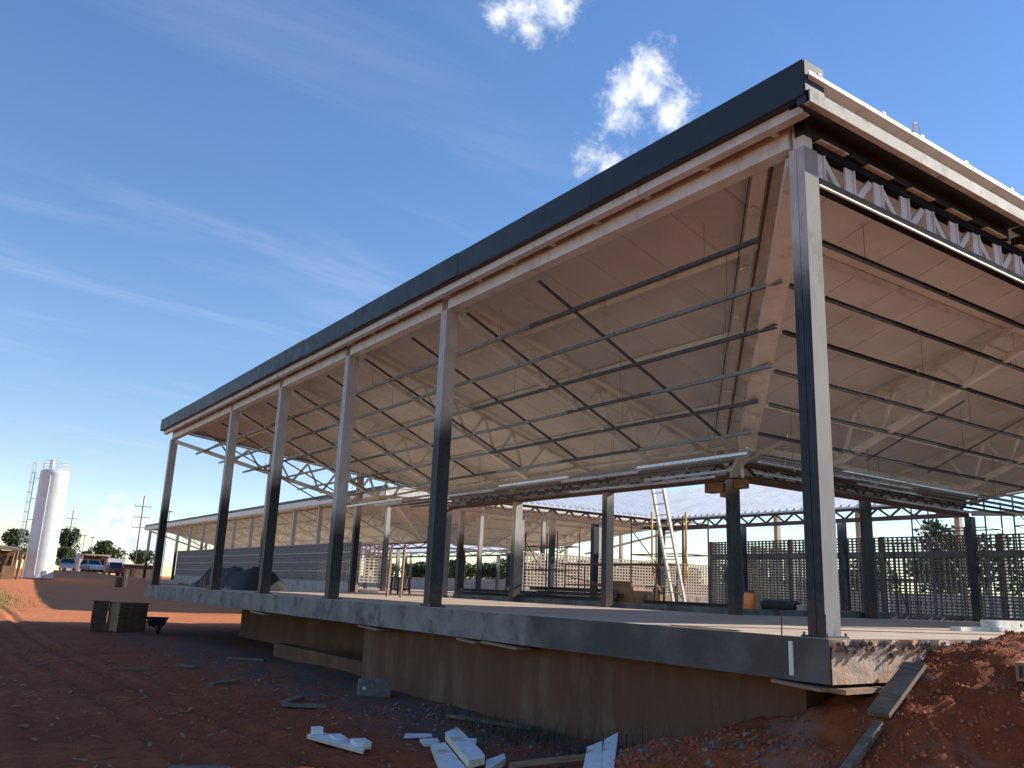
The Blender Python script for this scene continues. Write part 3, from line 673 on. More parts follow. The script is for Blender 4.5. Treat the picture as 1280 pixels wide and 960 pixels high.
MB().add(vs_, fs_).build('tarpaulin', 'rubber', t_, True)
for y in (25.5, 28.1, 30.2): MB().cbox((1.18, y, .055), (.2, .1, .1)).build('weight_block', 'old_concrete', t_)
t_ = thing('post_pair', 'two short pale posts standing before the black tarpaulin pile', 'posts', (.9, 27.6, 0))
for y in (27.5, 27.95): MB().bar((.9, y, .004), (.9, y, .42), .06, .06).build('post', 'wood', t_)
def boxy(name, label, cat, c, s, rz, mt, flap=False):
    t_ = thing(name, label, cat, c, rz); x, y, z = s
    MB().box(-x / 2, x / 2, -y / 2, y / 2, 0, z).build('body', mt, t_, local=True)
    if flap:
        MB().bar((-x / 2, 0, z), (-x / 2 - .12, 0, z + .16), .9 * y, .012, (0, 0, 1)).build('flap', mt, t_, local=True); MB().bar((x / 2, 0, z), (x / 2 + .16, 0, z + .05), .9 * y, .012).build('flap', mt, t_, local=True)
    MB().box(-.03, .03, -y / 2 - .002, y / 2 + .002, z * .2, z + .003).build('tape', 'wood', t_, local=True)
boxy('cardboard_box', 'open brown cardboard box standing on the steel stack', 'box', (10.5, 14.7, .02), (.7, .9, .62), .3, 'cardboard', True)
boxy('cardboard_box', 'smaller brown box beside the ladder foot', 'box', (10.6, 13.35, .02), (.5, .5, .42), .1, 'cardboard')
boxy('cardboard_box', 'flat dark box right of the open cardboard box', 'box', (10.5, 14.0, .02), (.5, .55, .5), -.4, 'cardboard')
t_ = thing('sawhorse_table', 'rough dark timber sawhorse table at the back of the slab', 'table', (11.0, 31.0, 0), .3)
MB().box(-.45, .45, -.3, .3, .72, .77).build('top', 'wood_dark', t_, local=True)
for sx in (-.36, .36):
    for sy in (-.22, .22): MB().bar((sx * 1.1, sy * 1.1, 0), (sx, sy, .72), .08, .08).build('leg', 'wood_dark', t_, local=True)
    MB().bar((sx * 1.07, -.23, .22), (sx * 1.07, .23, .22), .03, .07).build('stretcher', 'wood_dark', t_, local=True)
MB().bar((-.38, .0, .2), (.38, .0, .2), .05, .08).build('stretcher', 'wood_dark', t_, local=True)
t_ = thing('timber_prop', 'pair of pale timber props standing near the third column', 'prop', (5.2, 20.8, 0))
for k, (x, y, h_) in enumerate(((5.2, 20.9, 1.55), (5.35, 20.2, 1.75))): MB().bar((x, y, 0), (x + .05, y + .03, h_), .07, .07).build('prop', 'wood', t_)
t_ = thing('white_box_beam', 'white painted steel box beam lying on the sunlit slab edge', 'beam', (6.8, 2.2, 0))
MB().box(6.8, 11.5, 2.1, 2.3, .006, .075).build('box_beam', 'white_steel', t_)
mb = MB(); mb.box(7.95, 12.2, 2.12, 2.34, .077, .20); ub = mb.build('box_beam', 'white_steel', t_); MB().tube((9.0, 2.115, .12), (9.0, 2.122, .12), .03, n=12).build('bolt_hole', 'dark_steel', ub)
t_ = thing('pipe_roll', 'black roll of plastic sheet lying behind the kerb', 'roll', (13.5, 11.4, .16)); MB().tube((14.0, 10.9, .27), (14.0, 12.15, .27), .15, n=16).build('roll', 'rubber', t_); MB().box(13.85, 14.15, 10.55, 10.8, .005, .3).build('stop_block', 'old_concrete', t_)
t_ = thing('barrel', 'orange plastic barrel beside the inner corner column', 'barrel', (14.0, 12.65, .005)); MB().lathe([(.0, .0), (.2, .0), (.22, .1), (.23, .3), (.22, .55), (.19, .62), (0, .62)], 20).build('body', 'orange_plastic', t_, True, local=True)
MB().lathe([(.225, .2), (.245, .22), (.225, .24)], 20).build('hoop', 'orange_plastic', t_, True, local=True); MB().lathe([(.21, .621), (.21, .66), (0, .66)], 20).build('lid', 'dark_steel', t_, True, local=True)
t_ = thing('leaning_plank', 'pale plank leaning behind the orange barrel', 'plank', (13.9, 12.4, 0)); MB().bar((13.8, 12.2, .01), (14.2, 12.65, 1.4), .14, .03).build('board', 'wood', t_); MB().bar((13.82, 12.22, .7), (13.98, 12.24, .72), .03, .03).build('cleat', 'wood', t_)
for k, (lab, pts) in enumerate((('yellow hose hanging in a curve left of the ladder', [(13, 16.13, 3.3), (13, 16.13, 1.75), (13, 16.08, 1.3), (13, 15.95, .85), (13, 15.7, .55)]), ('short yellow hose hanging right of the ladder', [(13, 14.5, 3.2), (13, 14.5, 1.9), (13, 14.47, 1.4), (13, 14.52, 1.0)]))):
    tag(MB().path(pts, .032, 8).build('hanging_hose', 'yellow_hose', None, True), lab, 'hose')
for k, (x, y) in enumerate(((-.05, .55), (-.09, -.06))):
    t_ = MB().tube((x, y, -.12 if k else .0), (x + .01, y, .26), .009, n=6); tag(t_.build('rebar_stub', 'rebar'), ('rusty rebar stub left of the corner column' if k == 0 else 'rusty rebar stub in front of the corner column foot'), 'rebar')
tag(MB().bar((-.02, 1.2, .012), (.05, 2.4, .012), .05, .015).build('batten', 'wood'), 'thin batten lying on the sunlit slab edge left of the corner column', 'batten')
for k in range(6):
    x, y = rnd.uniform(9.6, 11), rnd.uniform(9.8, 14); tag(MB().tube((x, y, .004), (x + .02, y, rnd.uniform(.5, .75)), .035, n=8).build('starter_bar', 'rust_steel'), 'short rusty steel pipe standing among the steel stacks', 'pipe', 'rusty pipes standing by the steel stacks')

# ------------------------------------------------------------------ debris in the foreground
def Gd(q, k=1.075): return (-8.4571 + (q[0] + 8.4571) * k, -5.9979 + (q[1] + 5.9979) * k)
def slabpiece(name, label, cat, poly, th, lift=0.0, mt=('foam', 'foam_edge'), tilt=0.0, group=None):
    poly = [Gd(q) for q in poly]; cx = sum(p[0] for p in poly) / len(poly); cy = sum(p[1] for p in poly) / len(poly)
    gmax = max(gz(x, y) for x, y in poly); t_ = thing(name, label, cat, (cx, cy, gmax), 0, group)
    base = [(x - cx, y - cy, lift + .005 + tilt * (x - cx)) for x, y in poly]
    a = sum(base[i][0] * base[(i + 1) % len(base)][1] - base[(i + 1) % len(base)][0] * base[i][1] for i in range(len(base)))
    if a < 0: base = base[::-1]
    MB().prism(base, (0, 0, th - .006)).build('core', mt[1], t_, local=True)
    MB().prism([(x * 1.004, y * 1.004, z + th - .006) for x, y, z in base], (0, 0, .008)).build('skin', mt[0], t_, local=True)
    return t_
pa = slabpiece('panel_offcut', 'long white roof panel strip with three raised blocks on the red soil', 'panel offcut', [(-3.82, 5.11), (-3.58, 5.36), (-3.38, 4.25), (-3.6, 3.89)], .05)
for (x, y, s_) in ((-3.66, 5.17, (.14, .13, .10)), (-3.55, 4.75, (.16, .34, .07)), (-3.49, 4.2, (.2, .3, .09))):
    x, y = Gd((x, y))
    MB().box(-s_[0] / 2, s_[0] / 2, -s_[1] / 2, s_[1] / 2, .052, .052 + s_[2]).build('raised_block', 'foam', pa, wm=Matrix.Translation((x, y, gz(x, y))) @ Matrix.Rotation(-.15, 4, 'Z'))
slabpiece('panel_offcut', 'widest white panel offcut propped on the debris heap', 'panel offcut', [(-2.48, 3.88), (-2.17, 4.09), (-2.70, 2.70), (-2.82, 2.44), (-3.08, 2.36)], .09, .10, tilt=.05)
slabpiece('panel_offcut', 'folded white panel piece left of the widest offcut at the bottom', 'panel offcut', [(-2.75, 3.76), (-2.55, 3.76), (-3.05, 2.45), (-3.48, 2.2)], .06, .02, tilt=.06)
slabpiece('panel_offcut', 'narrow white panel piece at the right of the debris heap', 'panel offcut', [(-2.64, 2.68), (-2.22, 2.93), (-2.37, 2.68), (-2.99, 2.17)], .08, .0)
slabpiece('panel_offcut', 'small white panel shard at the top left of the heap', 'panel offcut', [(-2.56, 4.38), (-2.31, 4.35), (-2.49, 3.98), (-2.68, 4.04)], .04, .01)
slabpiece('panel_offcut', 'flat grey panel shard at the far left of the heap', 'panel offcut', [(-2.5, 4.89), (-2.16, 4.76), (-2.28, 4.54), (-2.68, 4.6)], .02, .0, ('container', 'wood_grey'))
slabpiece('panel_offcut', 'pale blue triangular shard behind the widest offcut', 'panel offcut', [(-2.01, 4.24), (-1.85, 4.1), (-2.2, 3.6)], .03, .02)
slabpiece('sheet_strip', 'left strip of a white sheet leaning against the rubble bank', 'sheet', [(-2.46, 1.19), (-1.75, 1.96), (-1.46, 2.03), (-2.3, 1.09)], .02, .10, tilt=.12)
slabpiece('sheet_strip', 'right strip of a white sheet leaning against the rubble bank', 'sheet', [(-2.44, .98), (-1.42, 2.04), (-1.10, 2.16), (-2.34, .86)], .02, .12, tilt=.14)
slabpiece('board', 'pale grey board at the bottom below the soil mound', 'board', [(-1.89, -1.03), (-1.35, -.7), (-1.14, -.9), (-1.75, -1.22)], .03, .02, ('foam', 'wood_grey'))
slabpiece('pallet_slat', 'upper weathered slat of the broken pallet on bare soil', 'slat', [(-3.05, 8.25), (-2.55, 8.75), (-2.45, 8.65), (-2.95, 8.12)], .05, .0, ('wood_grey', 'wood_grey'))
slabpiece('pallet_slat', 'lower weathered slat of the broken pallet on bare soil', 'slat', [(-3.1, 8.0), (-2.5, 7.6), (-2.45, 7.72), (-3.0, 8.12)], .05, .0, ('wood_grey', 'wood_grey'))
for k, (a, b_, w, lab) in enumerate((((-2.45, 2.5), (-1.5, 1.8), .12, 'brown plank lying beside the white sheet strips'), ((-4.53, 14.03), (-3.83, 13.9), .14, 'grey plank lying on dark soil at the left'), ((-2.95, 15.03), (-2.7, 14.43), .12, 'short board left of the dusty strip'),
        ((-1.3, 16.8), (-.5, 16.2), .2, 'dusty board on the grey strip by the footing'), ((-3.3, 11.2), (-2.7, 11.5), .15, 'dark board among the sticks'), ((-1.1, 6.1), (-.5, 4.7), .1, 'weathered batten near the footing wall'), ((-5.9, 3.6), (-5.3, 3.5), .2, 'flat board fragment at the bottom left'))):
    a, b_ = Gd(a), Gd(b_); z0, z1 = gz(*a) + .04, gz(*b_) + .04; tag(MB().bar((*a, z0), (*b_, z1), w, .05).build('plank', 'wood_grey' if k else 'wood'), lab, 'plank')
tag(MB().bar((-1.05, -.62, gz(-1.05, -.62) + .06), (.1, -.52, gz(.1, -.52) + .08), .09, .07).build('timber_pole', 'wood_grey'), 'narrow timber pole lying up the soil mound', 'pole')
t_ = MB(); t_.bar((.18, -.46, gz(.18, -.46) + .08), (1.12, -.36, gz(1.12, -.36) + .10), .24, .05); tag(t_.build('plank', 'wood_grey'), 'wide grey plank on the mound against the slab end', 'plank')
t_ = thing('concrete_cube', 'left concrete test cube with a round hole near the footing', 'concrete cube', (-.55, 10.2, gz(-.55, 10.2)), -.35)
MB().box(-.15, .15, -.15, .15, 0, .3).build('cube', 'cube_concrete', t_, local=True); MB().tube((-.05, -.151, .15), (-.05, -.156, .15), .035, n=12).build('plug', 'foam', t_, local=True)
t_ = thing('concrete_cube', 'right concrete test cube against its holed neighbour', 'concrete cube', (-.25, 10.09, gz(-.25, 10.09)), -.35)
MB().box(-.16, .16, -.15, .15, 0, .32).build('cube', 'cube_concrete', t_, local=True); MB().box(-.165, -.16, -.13, .13, .02, .3).build('label_strip', 'foam', t_, local=True)
t_ = thing('hollow_brick', 'tan hollow brick half buried in the soil mound', 'brick', (1.62, -1.35, gz(1.62, -1.35) - .03), .3)
mb = MB(); mb.box(-.2, .2, -.1, .1, 0, .19); mb.build('body', 'cardboard', t_, local=True)
for k in range(3): MB().box(-.203, -.2, -.08 + k * .055, -.04 + k * .055, .03, .16).build('hollow', 'dark_steel', t_, local=True)
for k in range(6):
    x, y = -.45 + .05 * rnd.random(), 3.1 - .16 * k; tag(MB().tube((x, y, gz(x, y) - .1), (x + rnd.uniform(-.03, .03), y + rnd.uniform(-.03, .03), gz(x, y) + rnd.uniform(.22, .4)), .011, n=6).build('rebar_stub', 'rebar'), 'rusty rebar starter bar in the row before the footing wall', 'rebar', 'rebar starter bars before the footing wall')
# crates and wheelbarrow at the far left corner of the slab
def crate(label, x, y, s_, rz):
    t_ = thing('timber_crate', label, 'crate', (x, y, gz(x, y)), rz); w, d, h_ = s_
    MB().box(-w / 2 + .02, w / 2 - .02, -d / 2 + .02, d / 2 - .02, .05, h_ - .02).build('body', 'wood_dark', t_, local=True)
    for k in range(4):
        xx = -w / 2 + (k + .5) * w / 4
        MB().box(xx - w / 8 + .01, xx + w / 8 - .01, -d / 2, -d / 2 + .018, .02, h_).build('board', 'wood_dark', t_, local=True)
        yy = -d / 2 + (k + .5) * d / 4; MB().box(-w / 2, -w / 2 + .018, yy - d / 8 + .01, yy + d / 8 - .01, .02, h_).build('board', 'wood', t_, local=True)
    MB().box(-w / 2 - .02, w / 2 + .02, -d / 2 - .02, d / 2 + .02, h_, h_ + .03).build('lid', 'wood_dark', t_, local=True)
crate('large dark timber crate near the far end of the slab', -1.05, 30.4, (1.1, 1.0, 1.05), .2)
crate('tilted narrow timber crate left of the large crate', -1.95, 31.0, (.55, .8, 1.1), -.15)
crate('low timber crate half behind the large crate', -.95, 31.4, (.9, .9, 1.0), .1)
t_ = thing('wheelbarrow', 'dark wheelbarrow tipped beside the crates under the slab end', 'wheelbarrow', (-.35, 28.6, gz(-.35, 28.6)), 1.2)
MB().hexa([(-.35, -.22, .32), (.3, -.22, .32), (.3, .22, .32), (-.35, .22, .32), (-.55, -.33, .66), (.55, -.33, .62), (.55, .33, .62), (-.55, .33, .66)]).build('tray', 'dark_steel', t_, local=True)
mb = MB().tube((.62, -.05, .19), (.62, .05, .19), .19, n=18); mb.build('wheel', 'rubber', t_, local=True)
for s_ in (-1, 1):
    MB().path([(.62, .08 * s_, .19), (.2, .18 * s_, .3), (-.95, .28 * s_, .55)], .018).build('handle', 'rust_steel', t_, local=True); MB().path([(-.3, .2 * s_, .32), (-.4, .22 * s_, 0)], .016).build('leg', 'rust_steel', t_, local=True)

# loose clods, stones and chips
def clods(name, n, place, r0, r1, mt):
    mb = MB()
    for _ in range(n):
        x, y = place(); r = rnd.uniform(r0, r1) * rnd.random() ** .6; z = gz(x, y)
        base = [Vector((1, 0, 0)), Vector((-1, 0, 0)), Vector((0, 1, 0)), Vector((0, -1, 0)), Vector((0, 0, 1)), Vector((0, 0, -1))]
        q = Matrix.Rotation(rnd.uniform(0, 6.3), 3, 'Z') @ Matrix.Rotation(rnd.uniform(0, 6.3), 3, 'X')
        vs_ = [q @ (v * r * rnd.uniform(.6, 1.3)) + Vector((x, y, z + r * .25)) for v in base]
        mb.add(vs_, [(0, 2, 4), (2, 1, 4), (1, 3, 4), (3, 0, 4), (2, 0, 5), (1, 2, 5), (3, 1, 5), (0, 3, 5)])
    return mb.build(name, mt)
def mound_pt():
    while True:
        x, y = rnd.uniform(-2.2, 4.5), rnd.uniform(-3.2, 2.2)
        if (x < -.2 or y < -.25) and gz(x, y) > -1.65: return x, y
def bank_pt(): return rnd.gauss(-.75, .5), rnd.uniform(.2, 9)
def yard_pt(): return rnd.uniform(-6.5, -.6), rnd.uniform(1, 24)
tag(clods('soil_clods', 5200, mound_pt, .008, .042, 'clod'), 'loose red soil clods over the mound beside the slab corner', 'soil clods', kind='stuff')
tag(clods('mortar_chips', 500, mound_pt, .008, .03, 'clod_grey'), 'pale mortar chips scattered on the soil mound', 'mortar chips', kind='stuff')
tag(clods('rubble', 600, bank_pt, .01, .05, 'clod_grey'), 'grey rubble scattered along the foot of the footing wall', 'rubble', kind='stuff')
tag(clods('yard_stones', 2600, yard_pt, .008, .04, 'clod'), 'small stones scattered on the shaded red yard', 'stones', kind='stuff')
def edge_pt(): return rnd.uniform(-.1, 6), -.14 + rnd.gauss(0, .05)
mb = MB()
for _ in range(420):
    x = rnd.uniform(-.1, 7); y = -.15 - abs(rnd.gauss(0, .05)); r = rnd.uniform(.008, .035); z = -.03 - abs(rnd.gauss(0, .05))
    vs_ = [Vector((x, y, z)) + Vector(v) * r * rnd.uniform(.6, 1.4) for v in ((1, 0, 0), (-1, 0, 0), (0, 1, 0), (0, -1, 0), (0, 0, 1), (0, 0, -1))]
    mb.add(vs_, [(0, 2, 4), (2, 1, 4), (1, 3, 4), (3, 0, 4), (2, 0, 5), (1, 2, 5), (3, 1, 5), (0, 3, 5)])
tag(mb.build('spilled_mortar', 'clod_grey'), 'broken mortar crust along the sunlit slab end', 'mortar', kind='stuff')
mb = MB()
for _ in range(260):   # sticks, torn paper and splinters trodden into the yard
    x, y = rnd.uniform(-6.8, -.7), rnd.uniform(.5, 22); a = rnd.uniform(0, 3.1); l_ = rnd.uniform(.03, .16); z = gz(x, y)
    mb.bar((x, y, z + .012), (x + math.cos(a) * l_, y + math.sin(a) * l_, z + .012 + rnd.uniform(0, .03)), rnd.uniform(.008, .05), .01)
tag(mb.build('yard_litter', 'wood'), 'sticks and splinters trodden into the shaded yard', 'litter', kind='stuff')
# weeds at the footing, grass patch at the far left
def blades(n, place, h0, h1, w, mt, name, lean=.35):
    mb = MB()
    for _ in range(n):
        x, y = place(); z = gz(x, y); h_ = rnd.uniform(h0, h1); a = rnd.uniform(0, 6.28); dx, dy = math.cos(a), math.sin(a); lx, ly = rnd.gauss(0, lean) * h_, rnd.gauss(0, lean) * h_
        mb.add([(x - dx * w, y - dy * w, z - .02), (x + dx * w, y + dy * w, z - .02), (x + lx * .4 + dx * w * .6, y + ly * .4 + dy * w * .6, z + h_ * .6), (x + lx * .4 - dx * w * .6, y + ly * .4 - dy * w * .6, z + h_ * .6), (x + lx, y + ly, z + h_)], [(0, 1, 2, 3), (3, 2, 4)])
    return mb.build(name, mt)
tag(blades(700, lambda: (rnd.gauss(-.6, .35), rnd.gauss(4.8, 1.3)), .06, .32, .005, 'dry_weed', 'weeds'), 'dry dark weeds along the foot of the footing wall', 'weeds', kind='stuff')
tag(blades(9000, lambda: (rnd.gauss(-5.0, 1.3), rnd.gauss(62, 6)), .06, .24, .014, 'grass', 'grass_patch'), 'green grass patch at the far left edge of the yard', 'grass', kind='stuff')

# ------------------------------------------------------------------ yard at the far left
SX, SY = 2.22, 88.5; sz = gz(SX, SY)
t_ = thing('silo', 'tall white cylindrical cement silo with caged ladder and top railing', 'silo', (SX, SY, sz))
MB().lathe([(0, .02), (1.30, .02), (1.32, .06), (1.30, .1), (1.28, .4), (1.28, 10.0), (1.28, 10.25), (1.0, 10.45), (.25, 10.6), (0, 10.6)], 48).build('shell', 'white_paint', t_, True, local=True)
for z in (10.65, 10.95, 11.25): 
    mb = MB(); pts = [(1.16 * math.cos(a), 1.16 * math.sin(a), z) for a in [2 * math.pi * k / 28 for k in range(29)]]; mb.path(pts, .02, 5); mb.build('top_rail', 'white_paint', t_, local=True)
for k in range(14):
    a = 2 * math.pi * k / 14; MB().tube((1.16 * math.cos(a), 1.16 * math.sin(a), 10.25), (1.16 * math.cos(a), 1.16 * math.sin(a), 11.25), .02, n=5).build('rail_post', 'white_paint', t_, local=True)
MB().tube((-.35, .2, 10.5), (-.35, .2, 11.45), .22, n=14).build('filter', 'white_paint', t_, local=True)
for s_ in (-.22, .22): MB().tube((-1.72, s_, .2), (-1.72, s_, 11.3), .03, n=6).build('ladder_rail', 'white_paint', t_, local=True)
for k in range(30): MB().tube((-1.72, -.22, .4 + k * .36), (-1.72, .22, .4 + k * .36), .016, n=5).build('rung', 'white_paint', t_, local=True)
for k in range(10):
    z = 2.4 + k * .95; MB().path([(-1.72 - .38 * math.sin(a), .36 * math.cos(a), z) for a in [math.pi * j / 8 for j in range(9)]], .016, 5).build('cage_hoop', 'white_paint', t_, local=True)
for s_ in (-.3, 0, .3): MB().tube((-2.07 + abs(s_) * .4, s_, 2.4), (-2.07 + abs(s_) * .4, s_, 11), .012, n=5).build('cage_strap', 'white_paint', t_, local=True)
for z in (1.5, 3.5, 5.5, 7.5, 9.5): MB().bar((-1.72, 0, z), (-1.2, 0, z), .06, .06).build('standoff', 'white_paint', t_, local=True)
MB().tube((-.5, -1.30, .3), (-.5, -1.30, 9.8), .05, n=8).build('fill_pipe', 'white_paint', t_, local=True)
MB().box(.2, .55, -1.32, -1.1, .05, .75).build('hatch', 'silver_paint', t_, local=True)
for k in range(4):
    x = -2.6 + k * .35; y = 86.5 + (k % 2) * .5; tag(MB().bar((x + SX, y, gz(x + SX, y)), (x + SX + .15, y + .1, gz(x + SX, y) + 2.3 + .3 * (k % 2)), .1, .1).build('timber_post', 'wood'), 'rough timber post standing left of the silo foot', 'post', 'timber posts left of the silo')

def car(label, x, y, rz, body, kind='hatch'):
    L_, W_, H_ = (4.1, 1.72, 1.5) if kind == 'hatch' else (4.9, 1.8, 1.72)
    t_ = thing('parked_car' if kind == 'hatch' else 'pickup_truck', label, 'car' if kind == 'hatch' else 'pickup truck', (x, y, gz(x, y)), rz)
    w = W_ / 2
    lo = [(-L_ / 2, .32), (-L_ / 2 + .05, .82), (-L_ / 2 + .12, .93), (L_ * .18, .95), (L_ / 2 - .25, .80), (L_ / 2, .62), (L_ / 2, .30)] if kind == 'hatch' else [(-L_ / 2, .45), (-L_ / 2, 1.02), (L_ * .1, 1.02), (L_ / 2 - .15, 1.0), (L_ / 2, .8), (L_ / 2, .42)]
    mb = MB(); n = len(lo); prof = [(-w, .93), (-w, 1), (w, 1), (w, .93)]
    vs_ = []
    for yy, sc in ((-w + .05, .985), (-w, 1.0), (w, 1.0), (w - .05, .985)):
        pass
    mb.prism([(a, -w, b_) for a, b_ in lo], (0, 2 * w, 0)); mb.build('body', body, t_, local=True)
    if kind == 'hatch': c0 = [(-L_ / 2 + .1, .94), (L_ * .19, .95)]; c1 = [(-L_ / 2 + .5, H_), (.25, H_)]
    else: c0 = [(-.25, 1.02), (1.25, 1.02)]; c1 = [(-.1, H_), (.75, H_)]
    cv = []
    for (a, z, ww) in ((c0[0][0], c0[0][1] + .003, w - .03), (c0[1][0], c0[1][1] + .003, w - .03)): cv += [(a, -ww, z), (a, ww, z)]
    tv = []
    for (a, z, ww) in ((c1[0][0], c1[0][1], w - .2), (c1[1][0], c1[1][1], w - .2)): tv += [(a, -ww, z), (a, ww, z)]
    cab = MB().hexa([cv[0], cv[2], cv[3], cv[1], tv[0], tv[2], tv[3], tv[1]]).build('cabin', 'glass', t_, local=True)
    MB().box(c1[0][0] - .02, c1[1][0] + .05, -(w - .19), w - .19, H_ - .03, H_ + .025).build('roof', body if kind == 'hatch' else 'white_paint', cab, local=True)
    for i, j in ((0, 0), (1, 1)):
        for s_ in (-1, 1): MB().bar((c0[i][0], s_ * (w - .03), c0[i][1]), (c1[i][0], s_ * (w - .19), H_), .07, .07).build('pillar', body if kind == 'hatch' else 'white_paint', cab, local=True)
    for sx in (-L_ * .31, L_ * .31):
        for s_ in (-1, 1):
            wh = MB().tube((sx, s_ * (w - .2), .32), (sx, s_ * (w + .01), .32), .32, n=18).build('wheel', 'rubber', t_, local=True); MB().tube((sx, s_ * (w + .008), .32), (sx, s_ * (w + .02), .32), .19, n=12).build('rim', 'silver_paint', wh, local=True)
    for s_ in (-1, 1):
        MB().box(-L_ / 2 - .012, -L_ / 2 + .06, s_ * w - s_ * .3 - .12, s_ * w - s_ * .3 + .12 + .1 * s_, .66, .84).build('tail_lamp', 'lamp_red', t_, local=True)
        MB().box(L_ / 2 - .1, L_ / 2 + .01, s_ * (w - .3) - .15, s_ * (w - .3) + .15, .56, .68).build('headlight', 'silver_paint', t_, local=True)
    MB().box(-L_ / 2 - .04, -L_ / 2 + .02, -w + .04, w - .04, .33, .52).build('bumper', body, t_, local=True)
    MB().box(-L_ / 2 - .045, -L_ / 2 - .039, -.22, .22, .58, .68).build('number_plate', 'white_paint', t_, local=True)
car('silver hatchback parked right beside the silo', 8.35, 115.5, R(-97), 'silver_paint')
car('white hatchback parked in front of the dark garage bay', 11.2, 115.5, R(-80), 'white_paint')
car('red pickup truck with a white cab parked right of the white hatchback', 13.7, 115.0, R(-88), 'red_paint', 'pickup')
# site office with an open garage bay
z0 = gz(12, 124)
t_ = thing('site_office', 'pale panel site office with a dark open garage bay behind the cars', 'building', (12, 124, z0))
MB().box(-2.7, -.75, 0, 3, 0, 2.1).build('panel_wall', 'container', t_, local=True); MB().box(2.45, 4.7, .1, 3, 0, 2.0).build('panel_wall', 'container', t_, local=True)
MB().box(-.73, 2.43, 2.6, 3, 0, 2.2).build('back_wall', 'shed_brown', t_, local=True)
MB().box(-.95, 2.75, -.3, 3.1, 2.25, 2.4).build('roof', 'wall_pink', t_, local=True)
for x in (-.85, 2.44): MB().box(x, x + .12, -.25, -.1, 0, 2.25).build('post', 'white_paint', t_, local=True)
for k in range(5): MB().box(-2.6 + k * .37, -2.57 + k * .37, -.02, 0, .05, 2.05).build('panel_rib', 'container', t_, local=True)
z0 = gz(15.6, 119)
t_ = thing('brown_shed', 'long brown timber shed with a thin pale roof edge behind the pickup', 'shed', (15.3, 119, z0))
for k in range(14): MB().box(k * .36, k * .36 + .34, 0, .05, 0, 2.0).build('board', 'shed_brown', t_, local=True)
MB().box(-.3, 5.3, -.3, 3, 2.0, 2.1).build('roof', 'wall_pink', t_, local=True); MB().box(0, 5, .06, 2.8, 0, 1.98).build('core', 'wood_dark', t_, local=True)
MB().box(1.4, 1.9, -.06, .0, .0, 1.7).build('door', 'wood_dark', t_, local=True)
z0 = gz(-1, 85)
t_ = thing('lean_to_shed', 'dark lean-to shed with a white sheet panel at the far left edge', 'shed', (-1.2, 85, z0))
MB().hexa([(-6, -.6, 2.75), (1.4, -.6, 2.55), (1.4, 3, 2.9), (-6, 3, 3.1), (-6, -.6, 2.87), (1.4, -.6, 2.67), (1.4, 3, 3.02), (-6, 3, 3.22)]).build('roof', 'shed_brown', t_, local=True)
for x in (-5.8, -3, -.4, 1.2): MB().box(x, x + .12, -.4, -.28, 0, 2.6).build('post', 'wood_dark', t_, local=True)
MB().box(-6, 1.2, 2.4, 2.6, 0, 2.6).build('back_wall', 'shed_brown', t_, local=True); MB().box(-2.6, -.2, -.3, -.24, .05, 1.5).build('sheet_panel', 'container', t_, local=True)
MB().box(.1, 1.1, .2, .5, 0, 1.2).build('timber_pile', 'wood', t_, local=True)
def pole(name, label, x, y, top, arms, w, mt='bark', lean=0.0):
    z0 = gz(x, y) if y < 300 else 0
    t_ = thing(name, label, 'utility pole' if arms else 'lamp post', (x, y, z0), 0, None, 0, lean)
    MB().tube((0, 0, -.2), (0, 0, top - z0), .11 if arms else .06, .07 if arms else .04, 10).build('mast', mt, t_, local=True)
    for z in arms:
        o = MB().bar((-w / 2, 0, z - z0), (w / 2, 0, z - z0), .08, .08).build('crossarm', mt, t_, local=True)
        for k in (-.46, -.2, .2, .46): MB().tube((k * w, 0, z - z0 + .06), (k * w, 0, z - z0 + .22), .035, n=6).build('insulator', 'glass', o, local=True)
    if not arms: MB().box(-.35, .35, -.12, .12, top - z0, top - z0 + .12).build('lantern', 'dark_steel', t_, local=True)
pole('utility_pole', 'tall utility pole with three crossarms left of the near pavilion', 19.2, 130, 11.9, (10.3, 8.7, 7.2), 2.3)
pole('utility_pole', 'distant utility pole with two crossarms above the trees by the silo', 16.8, 180, 12.1, (10.5, 8.9), 1.9)
pole('lamp_post', 'thin lamp post above the site office roof', 17.8, 160, 6.4, (), 0)
pole('lamp_post', 'thin bare lamp post left of the round tree', 16.5, 160, 6.6, (), 0)
pole('lamp_post', 'slim mast rising behind the far pavilion eave', 21.0, 121, 9.2, (), 0)
for k, (x, y, h_) in enumerate(((8.0, 79, 1.6), (8.35, 79.3, 1.2))): tag(MB().bar((x, y, gz(x, y)), (x + .08, y, gz(x, y) + h_), .12, .12).build('marker_post', 'white_paint' if k else 'wood'), 'pale marker post in the lit yard near the crates' if k else 'taller timber marker post in the lit yard', 'post')
t_ = thing('steel_drum', 'stubby rusty drum beside the marker posts', 'drum', (7.7, 79.2, gz(7.7, 79.2))); MB().lathe([(0, 0), (.28, 0), (.29, .2), (.27, .22), (.29, .45), (.28, .85), (0, .85)], 16).build('drum', 'rust_steel', t_, True, local=True)
MB().lathe([(.293, .42), (.305, .44), (.293, .46)], 16).build('hoop', 'rust_steel', t_, True, local=True)
# bricks left on the sunlit strip
for k, (x, y, l_) in enumerate(((.9, 41.5, 'pale brick pile on the sunlit strip of yard'), (13.2, 100, 'sunlit brick pile before the brown shed'))):
    t_ = thing('brick_pile', l_, 'brick pile', (x, y, gz(x, y)), .2)
    for i in range(4):
        for j in range(2): MB().box(i * .22 - .4, i * .22 - .2, -.1, .1, j * .11, j * .11 + .1).build('brick', 'wall_pink', t_, local=True)

